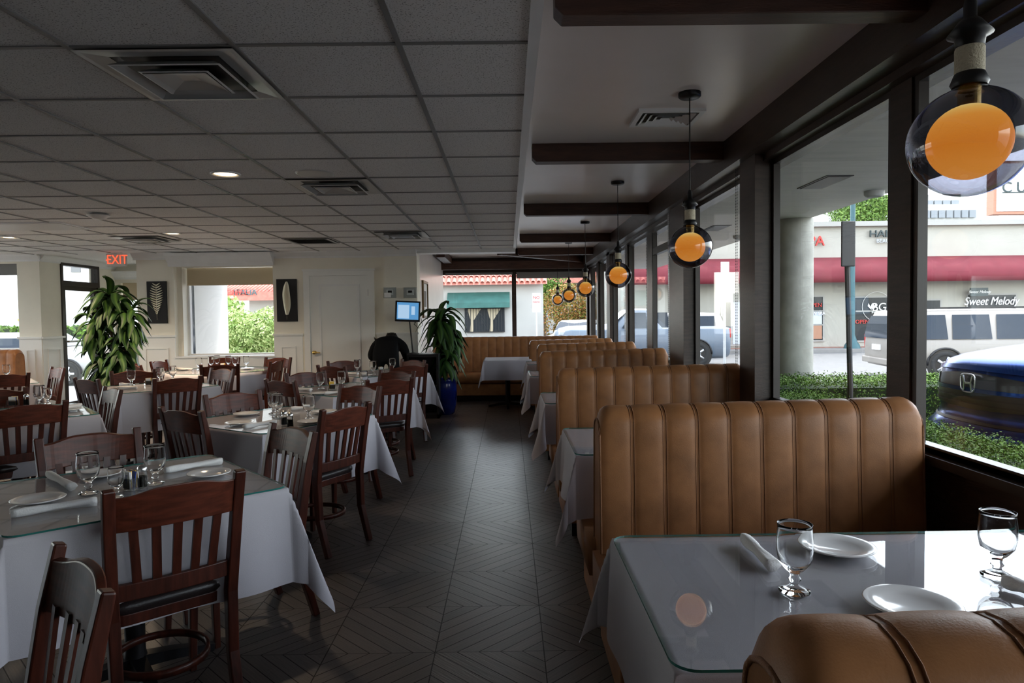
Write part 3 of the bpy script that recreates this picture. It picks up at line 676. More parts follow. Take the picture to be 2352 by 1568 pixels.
put_chair((-1.12, 7.73), 118, 'on the aisle side of the fourth table, nearest the blue pot')
put_chair((-1.98, 7.83), 60, 'on the near left side of the fourth aisle table')
put_chair((-2.09, 8.72), -55, 'before the panel door at the fourth aisle table')
put_chair((-1.20, 8.66), -130, 'in front of the bending person')
put_chair((-3.24, 9.49), -110, 'on the far right of the round table, by the door pier')
put_chair((-2.98, 8.86), 178, 'on the right side of the round table, seen edge-on')
put_chair((-3.47, 8.28), 107, 'on the near side of the round table, seen from behind')
put_chair((-4.02, 9.68), -92, 'on the window side of the round table')
put_chair((-4.65, 9.17), 0, 'on the left side of the round table, right of the plant')
put_chair((-4.52, 8.42), 35, 'at the near left of the round table, half behind the plant')
put_chair((-3.13, 7.54), -125, 'at far right of the table before the big plant')
put_chair((-4.05, 7.44), -55, 'against the leaves of the big plant')
put_chair((-3.16, 6.52), 135, 'at near right of the table before the big plant')
put_chair((-3.95, 6.46), 58, 'at near left of the table before the big plant')
put_chair((-3.16, 5.50), -135, 'on the far right of the left edge table')
put_chair((-3.16, 4.53), 140, 'on the near right of the left edge table')
put_chair((-4.12, 5.52), -48, 'on the far side of the left edge table')
put_chair((-5.27, 7.20), 140, 'on the near side of the farthest left table')
put_chair((-5.28, 8.09), -130, 'beside the panelled column at the farthest left table')
# ================================================================== TABLEWARE
ZG = .755+.0078
def goblet():
    e = MB()
    out = [(.0005, 0), (.034, 0), (.035, .003), (.020, .010), (.010, .016), (.0095, .022), (.0145, .028), (.010, .035), (.012, .044), (.022, .052), (.036, .070), (.0405, .095), (.040, .120), (.0375, .148), (.0385, .156)]
    inn = [(.0374, .1562), (.0355, .146), (.038, .118), (.0382, .095), (.033, .072), (.018, .058), (.0005, .053)]
    e.lathe(out+inn, seg=28); o = e.build('water_goblet', 'goblet_glass', None, True); return o
G0 = goblet(); gu = [0]
def put_goblet(px, py, where, z=ZG, s=1.0):
    o = G0 if not gu[0] else G0.copy()
    if gu[0]: COL.objects.link(o)
    gu[0] = 1; p = oz(px, py, z); o.location = p; o.scale = (s, s, s); tag(o, 'stemmed water goblet ' + where, 'glass', 'water goblets'); return p
pm = MB().lathe([(.0005, .004), (.05, .004), (.062, .008), (.094, .017), (.097, .016), (.096, .013), (.066, .004), (.052, 0), (.0005, 0)][::-1], seg=40)
PL0 = pm.build('side_plate', 'china', None, True); pu = [0]
def put_plate(px, py, where, z=ZG, s=.9):
    o = PL0 if not pu[0] else PL0.copy()
    if pu[0]: COL.objects.link(o)
    pu[0] = 1; o.location = oz(px, py, z+.008)-Vector((0, 0, .0075)); o.scale = (s, s, s); tag(o, 'round white side plate ' + where, 'plate', 'white side plates')
def napkin(p, q, where, z=ZG, r=.016):
    a, b = (oz(*p, z+.012), oz(*q, z+.012)); L_ = (b-a).length; mid = (a+b)/2; rows = []
    for i in range(15):
        u = i/14; row = []; rr = r*(1+.12*math.sin(u*9)+(.1 if u > .9 else 0))
        for j in range(20):
            t = 2*PI*j/20; k = rr*(1+.10*math.cos(t*3+u*5)+(.12 if j % 7 == 0 else 0)); row.append((-L_/2+L_*u, k*math.cos(t), k*.8*math.sin(t)+r*.8))
        rows.append(row)
    m = MB().grid(rows, True, 0, True); o = m.build('rolled_napkin', 'napkin', None, True)
    o.location = (mid.x, mid.y, z); o.rotation_euler = (0, 0, math.atan2(b.y-a.y, b.x-a.x)); tag(o, 'rolled white napkin ' + where, 'napkin', 'rolled napkins')
def shaker(px, py, where, fill='pepper', z=ZG):
    p = oz(px, py, z); e = empty('salt_shaker' if fill == 'salt' else 'pepper_shaker', p)
    MB().lathe([(.018, 0), (.019, .004), (.017, .062), (.015, .066)], seg=10).build('body', 'goblet_glass', e)
    MB().lathe([(.0005, .002), (.0165, .002), (.0155, .045), (.0005, .046)], seg=10).build('filling', fill, e)
    MB().lathe([(.0175, .064), (.0185, .067), (.018, .078), (.010, .086), (.0005, .088)], seg=16).build('cap', 'chrome', e, True)
    tag(e, ('salt' if fill == 'salt' else 'pepper')+' shaker with metal cap '+where, 'shaker')
def caddy(px, py, where, z=ZG, txt=False, ang=.3):
    p = oz(px, py, z); e = empty('sugar_caddy', p, ang)
    m = MB(); a, b, h = .036, .028, .045
    m.box(-a, -b, 0, a, b, .004).box(-a, -b, 0, -a+.003, b, h).box(a-.003, -b, 0, a, b, h).box(-a, -b, 0, a, -b+.003, h).box(-a, b-.003, 0, a, b, h); m.build('holder', 'goblet_glass', e)
    rng = random.Random(int(px))
    for k in range(7):
        yy = -.020+k*.0065; mt = ['paper_white', 'sugar_yellow', 'paper_white', 'blue_print', 'sugar_yellow', 'sugar_yellow', 'paper_white'][k]
        M_ = Matrix.Translation((rng.uniform(-.006, .006), yy, .005)) @ Matrix.Rotation(rng.uniform(-.12, .12), 4, 'Y') @ Matrix.Rotation(rng.uniform(-.1, .15), 4, 'X')
        pk = MB().box(-.022, -.0015, 0, .022, .0015, .066, M=M_).build('sugar_packet', mt, e)
        if txt and k == 0: text('Sugar', 'lettering', 'blue_print', .018, M_ @ Matrix.Translation((.002, -.0019, .036)) @ Matrix.Rotation(PI/2, 4, 'X') @ Matrix.Rotation(-PI/2, 4, 'Z'), pk, .0002)
    tag(e, 'glass sugar caddy with yellow and white packets '+where, 'sugar caddy', 'sugar caddies')
n1 = 'on the nearest left table'
put_goblet(204, 1132, n1+', nearer the left edge, behind the rolled napkin'); put_goblet(357, 1110, n1+', right of the pepper shaker'); put_goblet(268, 1140, n1+', between the far left goblet and the sugar', s=.72)
caddy(302, 1122, n1, txt=True, ang=-.5); shaker(328, 1118, n1+' with the word Sugar beside it'); 
put_plate(88, 1147, n1+', at the left edge'); put_plate(480, 1087, n1+', at its right end'); put_plate(235, 1088, n1+', behind the glasses')
napkin((25, 1180), (222, 1150), n1+', in front of the left plate'); napkin((113, 1088), (165, 1118), n1+', pointing at the left goblet'); napkin((378, 1080), (508, 1058), n1+', beside the far chair')
n2 = 'on the second aisle table'
put_goblet(637, 958, n2+', left of the shakers'); put_goblet(710, 962, n2+', at right'); put_goblet(628, 950, n2+', hidden behind another goblet', s=.95); shaker(653, 975, n2, 'salt'); shaker(667, 980, n2)
put_plate(566, 950, n2+', the rear left one'); put_plate(550, 971, n2+', the front left one'); put_plate(715, 968, n2+', under the right goblet'); put_plate(745, 945, n2+', half behind the aisle chair')
napkin((560, 980), (632, 968), n2+', on the near edge'); napkin((668, 938), (712, 936), n2+', at the back')
n3 = 'on the third aisle table'
put_goblet(737, 893, n3+', left of the sugar'); put_goblet(785, 890, n3+', right of the sugar'); put_goblet(836, 890, n3+', farthest right'); caddy(763, 893, n3); put_plate(735, 903, n3+', near left'); put_plate(800, 903, n3+', near right')
napkin((688, 893), (714, 895), n3+', at its left corner'); napkin((745, 903), (790, 900), n3+', across the plates')
n4 = 'on the fourth aisle table'
put_goblet(821, 856, n4+', left'); put_goblet(857, 860, n4+', middle'); put_goblet(902, 852, n4+', right'); caddy(875, 856, n4); put_plate(838, 861, n4+', near left'); put_plate(905, 858, n4+', right'); napkin((798, 857), (822, 858), n4)
n5 = 'on the round table'
for px, py, w_ in ((457, 849, 'leftmost'), (485, 845, 'second from the left'), (499, 842, 'third from the left'), (525, 843, 'by the sugar'), (541, 846, 'second from the right'), (566, 844, 'rightmost')): put_goblet(px, py, n5+', '+w_)
caddy(513, 846, n5); put_plate(425, 848, n5+', left'); put_plate(568, 846, n5+', right'); napkin((405, 846), (440, 848), n5+', left')
n6 = 'on the table before the big plant'
put_goblet(302, 885, n6+', leftmost'); put_goblet(368, 877, n6+', middle'); put_goblet(397, 873, n6+', rightmost'); caddy(341, 884, n6); put_plate(290, 889, n6+', left'); put_plate(430, 876, n6+', right'); napkin((270, 892), (315, 890), n6+', near edge'); napkin((276, 882), (300, 883), n6+', far left')
n7 = 'on the left edge table'
put_goblet(91, 930, n7+', left'); put_goblet(110, 927, n7+', right', s=.8); shaker(61, 930, n7, 'salt'); caddy(30, 931, n7); put_plate(160, 940, n7); napkin((130, 938), (185, 930), n7+', lying on its plate', z=ZG+.016)
put_goblet(15, 868, 'on the farthest left table'); put_plate(40, 872, 'on the farthest left table')
nb = 'on the nearest booth table'
put_goblet(1825, 1357, nb+', in the middle', s=1.03); put_goblet(2290, 1322, nb+', at the window end', s=1.03)
put_plate(1922, 1257, nb+', at the far edge', s=1.02); put_plate(2095, 1390, nb+', half hidden by the nearest booth back', s=1.02)
napkin((1712, 1236), (1775, 1300), nb+', left of the plate', r=.017); napkin((2310, 1335), (2400, 1368), nb+', at the right edge of the photo', r=.018)
# ================================================================== PLANTS
def dracaena(name, loc, crowns, ztop, label, seed, potr=.17, poth=.52, pot_mat='pot_blue'):
    rng = random.Random(seed); e = empty(name, loc)
    pf = [(.62, 0), (.80, .05), (.95, .3), (1.0, .6), (.97, .85), (.90, .95), (.95, 1.0), (.88, 1.0), (.86, .93)]
    MB().lathe([(r*potr, z*poth) for r, z in pf], seg=36).build('pot', pot_mat, e, True)
    MB().lathe([(.001, poth*.94), (potr*.87, poth*.94)], seg=20).build('soil', 'soil', e)
    m = MB()
    for cx, cy, zc, n, ln in crowns: m.tube([(cx*.3, cy*.3, poth*.9), (cx*.7, cy*.7, (poth+zc)/2), (cx, cy, zc)], .016, 8)
    m.build('stem', 'cane', e, True)
    m = MB(); m.uv = []
    for cx, cy, zc, n, ln in crowns:
        for k in range(n):
            az = k*2.399+rng.uniform(-.3, .3); q = k/n; el = math.radians(-25+88*q**1.3+rng.uniform(-12, 12)); L_ = ln*rng.uniform(.8, 1.15); w = rng.uniform(.036, .054)
            p = Vector((cx, cy, zc-.10+.16*q)); d0 = Vector((math.cos(az)*math.cos(el), math.sin(az)*math.cos(el), math.sin(el))); rows = []
            sd = Vector((-math.sin(az), math.cos(az), 0)); seg = 11; bend = rng.uniform(2.4, 4.0)
            tw = rng.uniform(-.35, .35)
            for i in range(seg+1):
                t = i/seg; ww = w*(math.sin(PI*min(1, t*.86+.14))**.8+.02)*(1 if t < .97 else .3)
                up = sd.cross(d0).normalized(); p = p+sd*.010*math.sin(t*7+k); s2 = (sd*math.cos(tw*t)+up*math.sin(tw*t))
                for j, o_ in enumerate((-1, -.5, 0, .5, 1)):
                    pass
                rows.append([p+s2*ww*o_+up*abs(o_)*ww*.35 for o_ in (-1, -.5, 0, .5, 1)]); m.uv += [(.0, t), (.3, t), (.5, t), (.7, t), (1, t)]
                p = p+d0*L_/seg; d0 = (d0+Vector((0, 0, -1))*bend/seg*max(.15, math.cos(math.asin(max(-1, min(1, d0.z)))))).normalized()
            m.grid(rows)
    m.build('foliage', 'dracaena_leaf', e, True)
    return tag(e, label, 'potted plant')
dracaena('potted_plant', (-.93, 10.02, 0), [(-.04, 0, 1.40, 46, .50), (.05, .05, 1.10, 34, .46), (.02, -.08, .84, 26, .42)], 1.7, 'leafy striped plant in a glossy blue pot at the end of the aisle', 3)
dracaena('potted_plant', (-5.12, 8.95, 0), [(-.02, 0, 1.70, 46, .46), (.20, .02, 1.48, 38, .44), (-.22, .03, 1.36, 36, .44), (.16, -.05, 1.08, 32, .42), (-.14, 0, .92, 30, .42), (.02, .0, .72, 24, .40)], 1.95, 'tall bushy striped plant at left, below the exit sign', 8, .2, .42)
# ================================================================== WALL ITEMS
def art(px0, py0, px1, py1, label, kind):
    a = oy(px0, py0, YB-.03); b = oy(px1, py1, YB-.03); w, h = (b.x-a.x), (a.z-b.z); e = empty('wall_art', ((a.x+b.x)/2, YB, (a.z+b.z)/2))
    B(-w/2, -.03, -h/2, w/2, 0, h/2).build('panel', 'canvas_black', e, bevel=.003); m = MB()
    if kind:
        m.tube([(0, -.036, -h*.42), (0, -.036, h*.40)], .003, 6)
        for k in range(13):
            t = k/12; z = -h*.28+h*.68*t; L_ = w*.30*math.sin(PI*(.18+.78*(1-t)))+.01
            for s in (-1, 1): m.grid([[(0, -.036, z-.010), (0, -.034, z+.010)], [(s*L_*.6, -.040, z+.010), (s*L_*.6, -.038, z+.028)], [(s*L_, -.036, z+.034), (s*L_, -.036, z+.038)]])
    else:
        rows = []
        for k in range(21):
            t = k/20; z = -h*.34+h*.78*t; ww = w*.19*(math.sin(PI*(.04+.94*t))**.55); rows.append([(o_*ww+.006*math.sin(t*7), -.032-.012*(1-o_*o_), z) for o_ in (-1, -.6, -.2, .2, .6, 1)])
        m.grid(rows); m.tube([(.0, -.036, -h*.45), (.004, -.038, h*.3)], .003, 6)
    m.build('leaf_relief', 'silver_leaf', e, True); tag(e, label, 'wall art')
art(336, 646, 384, 742, 'black panel with a silver fern leaf, left of the back window', 1)
art(634, 641, 683, 738, 'black panel with a single silver feather leaf, left of the panel door', 0)
a = oy(268, 597, 10.3); e = empty('exit_sign', a)
B(-.150, -.02, -.095, .150, .02, .095).build('housing', 'sign_white', e, bevel=.015)
text('EXIT', 'lettering', 'exit_red', .19, face_m(Vector((.018, -.022, 0))), e, .002, font_scale_x=.80)
text('<', 'arrow', 'exit_red', .09, face_m(Vector((-.128, -.022, -.005))), e, .002)
B(-.07, -.03, .10, .07, .03, ZC-a.z).build('mount', 'sign_white', e); tag(e, 'white exit sign with red letters and left arrow under the ceiling', 'exit sign')
for px0, px1, lb in ((881, 910, 'left'), (927, 957, 'right')):
    a = oy(px0, 660, YB-.18); b = oy(px1, 684, YB-.18); e = empty('thermostat', ((a.x+b.x)/2, YB-.155, (a.z+b.z)/2)); w, h = (b.x-a.x)/2, (a.z-b.z)/2
    B(-w, -.05, -h, w, -.045, h).box(-w, -.05, -h, -w+.006, 0, h).box(w-.006, -.05, -h, w, 0, h).box(-w, -.05, h-.006, w, 0, h).box(-w, -.05, -h, w, 0, -h+.006).build('guard', 'pane', e)
    B(-w*.95, -.006, -h*.95, w*.95, .0, h*.95).build('back_plate', 'vent_metal', e)
    bd = B(-.05, -.03, -.035, .05, -.006, .045).build('body', 'trim_white', e); B(-.03, -.033, .0, .03, -.03, .032).build('display', 'grille', bd)
    if lb == 'left': B(-w*.85, -.06, -h*.9, w*.2, -.052, 0).build('note', 'paper_white', e)
    tag(e, 'boxed wall thermostat, '+lb+' one of the pair above the monitor', 'thermostat', 'boxed thermostats')
p = empty('light_switch', (oy(915, 733, YB-.15).x, YB-.14, oy(915, 733, YB-.15).z)); B(-.035, -.006, -.055, .035, 0, .055).build('plate', 'trim_white', p); B(-.008, -.014, -.012, .008, -.006, .012).build('toggle', 'trim_white', p); tag(p, 'white wall switch left of the monitor', 'switch')
e = empty('picture_frame', (-1.36, 11.25, 1.70)); m = MB()
for q in ((-.32, -.30, -.28, .30), (.28, -.30, .32, .30), (-.28, -.30, .28, -.26), (-.28, .26, .28, .30)): m.box(0, q[0], q[1], .03, q[2], q[3])
m.build('frame', 'gold_frame', e); B(.001, -.28, -.26, .01, .28, .26).build('print', 'paper_white', e); B(.0105, -.15, -.12, .012, .15, .14).build('image', 'walk', e); tag(e, 'gilt framed picture on the side wall beside the blue-pot plant', 'picture')
# host stand with monitor
hs = empty('service_stand', (-1.18, 9.78, 0))
m = MB(); m.box(-.24, -.2, .86, .20, .2, .90).box(-.24, -.2, .0, -.21, .2, .86).box(.17, -.2, 0, .20, .2, .86).box(-.24, .17, 0, .2, .2, .86).box(-.24, -.2, .0, .2, .2, .06); m.build('cabinet', 'iron', hs)
B(-.21, -.19, .45, .17, .17, .47).build('shelf', 'iron', hs); B(-.2, -.15, .47, .1, .1, .6).build('printer', 'grille', hs); tag(hs, 'black open service stand beside the bending person', 'stand')
mn = empty('monitor', (-1.43, 9.72, .90)); 
MB().lathe([(.001, 0), (.09, 0), (.09, .01), (.02, .02), (.001, .02)], (.08, 0, 0), 20).build('foot', 'black', mn)
MB().tube([(.08, 0, .01), (.055, 0, .30), (.03, .01, .54)], .010, 8).build('pole', 'black', mn)
MB().tube([(.10, .0, .42), (.17, 0, .36), (.22, .02, .40), (.20, .03, .5)], .004, 6).build('cable', 'black', mn)
hd = B(-.175, -.02, -.145, .175, .025, .145).build('case', 'grille', mn, bevel=.008); hd.location = (.02, -.02, .60); hd.rotation_euler = (-.12, .05, .15)
B(-.150, -.024, -.118, .150, -.02, .122).build('screen', 'screen', hd); B(-.135, -.026, -.105, .02, -.024, .085).box(.05, -.026, -.05, .10, -.024, .07).build('screen_image', 'screen_window', hd)
tag(mn, 'small black monitor with a lit blue screen on a thin pole', 'monitor')
# person bending over, back to the camera
def skin(name, verts, edges, radii, m, parent=None, sub=2, loc=(0, 0, 0)):
    me = bpy.data.meshes.new(name); me.from_pydata(verts, edges, []); o = bpy.data.objects.new(name, me); COL.objects.link(o)
    s = o.modifiers.new('skin', 'SKIN'); me.skin_vertices[0] if len(me.skin_vertices) else None
    if not me.skin_vertices:
        bpy.context.view_layer.objects.active = o; o.select_set(True); bpy.ops.mesh.customdata_skin_add()
    for i, r in enumerate(radii): me.skin_vertices[0].data[i].radius = r if isinstance(r, tuple) else (r, r)
    me.skin_vertices[0].data[0].use_root = True
    b = o.modifiers.new('s', 'SUBSURF'); b.levels = sub; b.render_levels = sub; me.materials.append(MT[m])
    for p_ in me.polygons: p_.use_smooth = True
    s.use_smooth_shade = True
    if parent: o.parent = parent
    o.location = loc; return o
pe = empty('person', (-1.70, 9.55, 0))
V = [(0, -.05, .88), (0, .05, 1.00), (0, .18, 1.06), (0, .30, 1.05), (0, .40, 1.05), (0, .46, 1.06),
     (.10, -.02, .84), (.12, .03, .48), (.13, -.03, .09), (.13, .10, .05), (-.10, -.02, .84), (-.12, .03, .48), (-.13, -.03, .09), (-.13, .10, .05),
     (.19, .26, 1.02), (.25, .24, .86), (.20, .42, .80), (.17, .50, .80), (-.19, .26, 1.02), (-.26, .24, .86), (-.20, .42, .78), (-.17, .50, .78)]
E_ = [(0, 1), (1, 2), (2, 3), (3, 4), (4, 5), (0, 6), (6, 7), (7, 8), (8, 9), (0, 10), (10, 11), (11, 12), (12, 13), (3, 14), (14, 15), (15, 16), (16, 17), (3, 18), (18, 19), (19, 20), (20, 21)]
R_ = [(.17, .13), (.17, .13), (.18, .13), (.17, .11), .06, .055, .10, .065, .045, .04, .10, .065, .045, .04, .085, .058, .042, .03, .085, .058, .042, .03]
bd = skin('body', V, E_, R_, 'jacket', pe)
m = MB().sphere((0, .50, 1.07), .092, 18, 12, sz=1.15)
for s in (-1, 1): m.sphere((s*.09, .50, 1.06), .02, 8, 6)
m.sphere((0, .59, 1.03), .018, 8, 6)
m.build('head', 'skin', pe, True)
rng = random.Random(5); m = MB().sphere((0, .475, 1.095), .100, 18, 12, sz=1.05)
for k in range(60):
    a_ = rng.uniform(0, 2*PI); r_ = rng.uniform(0, .07); q = Vector((r_*math.cos(a_), .46+r_*math.sin(a_), 1.17)); m.tube([q, q+Vector((jz(.015), jz(.02), rng.uniform(.01, .035)))], [.006, .001], 5)
m.build('hair', 'hair', pe, True)
for s in (-1, 1):
    hv = [(0, 0, 0), (0, .05, -.005)]; he = [(0, 1)]; hr = [.026, .03]
    for k in range(4):
        x = (-.024+.016*k); n = len(hv); L_ = (.028, .033, .031, .025)[k]; hv += [(x, .075, -.008), (x*1.1, .075+L_, -.018), (x*1.15, .075+L_*1.6, -.035)]; he += [(1, n), (n, n+1), (n+1, n+2)]; hr += [.009, .008, .007]
    n = len(hv); hv += [(-s*.032, .03, -.008), (-s*.045, .06, -.02)]; he += [(0, n), (n, n+1)]; hr += [.011, .009]
    skin('hand', hv, he, hr, 'skin', pe, 1, (s*.17, .52, .795))
tag(pe, 'person in a black jacket bending forward with their back to the camera', 'person')
# ================================================================== OUTSIDE
GZ = -.3
st(B(-60, -20, GZ-.1, 80, 90, GZ).build('ground', 'asphalt'))
st(B(-60, 29.0, GZ, 90, 31, GZ+.14).build('trim_40', 'walk')); st(B(5, 30.2, GZ+.14, 60, 31, GZ+.15).build('trim_41', 'brick_walk'))
st(B(3.6, -6, GZ, 14, 7.25, -.01).build('trim_44', 'asphalt'))
st(B(1.95, -6, GZ, 3.6, 15, -.02).box(-1.5, 14.7, GZ, 3.6, 15.6, -.02).build('trim_42', 'soil'))
st(B(2, 12.6, GZ, 30, 12.85, GZ+.12).build('trim_43', 'kerb_yellow'))
st(B(1.86, -6, 2.50, 3.5, 16.5, 2.72).box(-1.6, 14.7, 2.62, 3.5, 16.5, 2.72).build('roof_overhang', 'soffit'))
st(B(-10.2, -4.4, 2.75, 3.4, 12.9, 2.9).box(-1.7, 12.9, 2.75, 3.4, 16.3, 2.9).build('roof', 'concrete'))
for px, py, lb in ((1893, 418, 'nearer'), (1645, 523, 'farther')):
    q = oz(px, py, 2.5); e = empty('soffit_vent', q); B(-.11, -.28, -.006, .11, .28, 0).build('frame', 'black', e); B(-.09, -.26, -.010, .09, .26, -.006).build('grille', 'black', e); tag(e, 'dark strip vent in the outside soffit, the '+lb+' one', 'vent')
for px, py, lb in ((2008, 439, 'nearer'), (1698, 541, 'farther')):
    q = oz(px, py, 2.5); e = empty('soffit_lamp', q); MB().lathe([(.0005, -.05), (.07, -.05), (.085, -.03), (.085, 0)], seg=20).build('housing', 'sign_white', e, True); MB().lathe([(.0005, -.052), (.06, -.052)], seg=16).build('lens', 'blind_grey', e); tag(e, 'round lamp under the outside soffit, the '+lb+' one', 'lamp')
q = oy(1826, 700, 8.1); tag(MB().lathe([(.20, GZ), (.20, 2.5)], (q.x, 8.1, 0), 36).build('round_column', 'concrete', None, True), 'round concrete column outside holding up the overhang', 'column')
q = oy(1672, 760, 11.0); 
# --- shops across the street (facade plane y = 31)
FY = 31.0
def F(px, py, y=FY): return oy(px, py, y)
sh = empty('shop_building', (F(2000, 700).x, FY, GZ)); ox_, oz_ = sh.location.x, GZ
def fbox(px0, py0, px1, py1, y0, y1, name, m_, par=sh):
    a = F(px0, py0); b = F(px1, py1); o = B(a.x-ox_, y0, b.z-oz_, b.x-ox_, y1, a.z-oz_)
    return o.build(name, m_, par)
xL, xR = 5.2, 30.0
B(xL-ox_, 0, 0, xR-ox_, 8, F(2000, 515).z-oz_).build('wall', 'ext_cream', sh)
B(xL-ox_-.2, -.25, F(2000, 520).z-oz_, xR-ox_+.2, 8, F(2000, 509).z-oz_).build('parapet', 'ext_white', sh)
zt_, zb_ = F(2000, 590).z-oz_, F(2000, 650).z-oz_
m = MB(); rows = []
nx = 130
for i in range(nx+1):
    x = xL-ox_+(xR-xL)*i/nx; k = .06*abs(math.sin(i*PI/6.5)); rows.append([(x, 0, zt_), (x, -.5, zt_-.12+k*.3), (x, -1.0, (zt_+zb_)/2+.2+k), (x, -1.25, zb_+.30), (x, -1.27, zb_), (x, -1.22, zb_)])
m.grid(rows); m.build('awning', 'awning_red', sh, True)
def shopwin(px0, py0, px1, py1, name='window', mull=(), m_='shop_glass'):
    f = fbox(px0-4, py0-4, px1+4, py1+4, -.06, .0, name, 'ext_white'); a, b = F(px0, py0), F(px1, py1)
    B(a.x-ox_, -.075, b.z-oz_, b.x-ox_, -.062, a.z-oz_).build('pane', m_, f)
    for py in mull: fbox(px0, py-1, px1, py+1, -.10, -.07, 'mullion', 'ext_white', f)
    return f
w1 = shopwin(1842, 682, 1888, 780, mull=(714, 746)); shopwin(1963, 684, 2052, 780, mull=(714,)); shopwin(2222, 678, 2330, 722); shopwin(2120, 690, 2157, 706)
fbox(1846, 748, 1886, 778, -.085, -.076, 'poster', 'skin', w1); fbox(1846, 716, 1886, 744, -.085, -.076, 'poster', 'shop_poster', w1)
dr = fbox(1655, 690, 1700, 795, -.06, 0, 'door', 'ext_white'); fbox(1659, 694, 1677, 790, -.08, -.06, 'pane', 'shop_glass', dr); fbox(1682, 694, 1698, 790, -.08, -.06, 'pane', 'shop_poster', dr)
def ftext(s, px, py, size, m_, par=sh, ext=.02, y=-.12, sx=1, shear=0):
    a = F(px, py); return text(s, 'lettering', m_, size, face_m(Vector((a.x-ox_, y, a.z-oz_))), par, ext, font_scale_x=sx, shear=shear)
ftext('SPA', 1865, 555, .62, 'red_letter', ext=.04); ftext('HAIR', 2022, 538, .44, 'dark_letter', ext=.04, sx=1.15); ftext('BEAUTY', 2032, 554, .24, 'grey_letter')
ftext('BG', 2016, 706, .52, 'pale_letter'); a = F(2011, 704); MB().tube([(a.x-ox_+.66*math.cos(2*PI*k/32), -.11, a.z-oz_+.66*math.sin(2*PI*k/32)) for k in range(33)], .012, 5).build('emblem_ring', 'pale_letter', sh)
m = MB()
for s_ in (-1, 0, 1): c = F(2000, 704); m.grid([[(c.x-ox_-.02, -.115, c.z-oz_-.16), (c.x-ox_+.02, -.115, c.z-oz_-.16)], [(c.x-ox_+s_*.14-.06, -.115, c.z-oz_+.02), (c.x-ox_+s_*.14+.06, -.115, c.z-oz_+.02)], [(c.x-ox_+s_*.17-.005, -.115, c.z-oz_+.15), (c.x-ox_+s_*.17+.005, -.115, c.z-oz_+.15)]])
m.build('leaf_emblem', 'pale_letter', sh)
ftext('INTERIORS', 2016, 717, .14, 'pale_letter'); ftext('OPEN', 1868, 701, .26, 'red_letter'); ftext('OPEN', 1977, 739, .24, 'red_letter'); ftext('NEW SPA', 1871, 720, .20, 'paper_white')
ftext('Sweet Melody', 2272, 692, .52, 'paper_white', shear=.3, sx=.82)
bs = fbox(2212, 662, 2252, 680, -.5, -.45, 'hanging_sign', 'dark_letter'); ftext('Sweet Melody', 2232, 671, .17, 'pale_letter', bs, y=-.52, shear=.3)
fbox(1640, 719, 1653, 726, -.06, -.02, 'number_plate', 'paper_white'); ftext('3808', 1646, 722.5, .15, 'dark_letter', y=-.08)
tag(sh, 'cream shop building with a long red awning across the street', 'building')
# street furniture
q0 = oy(1953, 893, 7.05); q1 = oy(1945, 560, 7.05); e = empty('street_sign', (q0.x, 7.05, GZ))
MB().tube([(0, 0, 0), (0, 0, q0.z-GZ), (q1.x-q0.x, 0, q1.z-GZ)], .028, 8).build('post', 'sign_back', e)
a, b = oy(1931, 508, 7.02), oy(1963, 612, 7.02)
B(a.x-q0.x, -.05, b.z-GZ, b.x-q0.x, -.03, a.z-GZ).build('sign_plate', 'sign_back', e, bevel=.01); tag(e, 'back of a narrow dark sign on a leaning post in the hedge', 'sign')
e = empty('lamp_post', (F(1957, 800, 29.6).x, 29.6, GZ+.14)); MB().lathe([(.34, 0), (.30, .15), (.20, .3), (.11, .6), (.10, 6.5)], seg=16).build('shaft', 'pole_teal', e, True); tag(e, 'teal lamp post on the pavement before the shops', 'lamp post')
e = empty('parking_sign', (oy(1664, 760, 20).x, 20, GZ)); MB().tube([(0, 0, 0), (0, 0, 3.2)], .04, 8).build('post', 'vent_metal', e); B(-.12, -.06, 2.1, .12, -.045, 3.2).build('sign_plate', 'sign_white', e); tag(e, 'small white kerb sign on a thin pole before the red awning', 'sign')
# free-standing white sign at the right edge
e = empty('roadside_sign', (oy(2330, 440, 20).x, 20, GZ)); a, b = oy(2275, 372, 20), oy(2420, 492, 20); x0 = e.location.x
B(a.x-x0, -.15, b.z-GZ, b.x-x0, .15, a.z-GZ).build('cabinet', 'copper', e); B(a.x-x0+.08, -.17, b.z-GZ+.08, b.x-x0-.08, -.15, a.z-GZ-.08).build('panel', 'paper_white', e)
c = oy(2302, 431, 19.8); text('C U B A N', 'lettering', 'dark_letter', .42, face_m(Vector((c.x-x0, -.19, c.z-GZ))), e, .01, align='LEFT')
a, b = oy(2304, 441, 19.8), oy(2420, 437, 19.8); B(a.x-x0, -.19, a.z-GZ-.02, b.x-x0, -.17, a.z-GZ).build('underline', 'dark_letter', e)
B(b.x-x0-.2, -.06, 0, b.x-x0-.05, .06, 4.9).build('post', 'sign_white', e); tag(e, 'white lit-box sign with copper frame cut off by the right edge', 'sign')
# office tower behind
e = empty('office_tower', (oy(2180, 480, 90).x, 90, GZ)); x0 = e.location.x
for k, (p0_, t0, p1_, t1) in enumerate(((2000, 448, 2206, 520), (2060, 470, 2245, 520))):
    a, b = oy(p0_, t0, 90-k), oy(p1_, t1, 90-k); B(a.x-x0, -k, 0, b.x-x0, 12, a.z-GZ).build('block', 'tower_grey', e)
    a, b = oy(p0_+6, t0+14, 89.8-k), oy(p1_-3, t0+29, 89.8-k); m = MB(); n = 10
    for i in range(n): xa = a.x-x0+(b.x-a.x)*i/n; m.box(xa+.1, -k-.3, b.z-GZ, xa+(b.x-a.x)/n-.1, -k-.05, a.z-GZ)
    m.build('window_band', 'tower_band', e)
tag(e, 'grey stepped office block rising behind the shops', 'building')
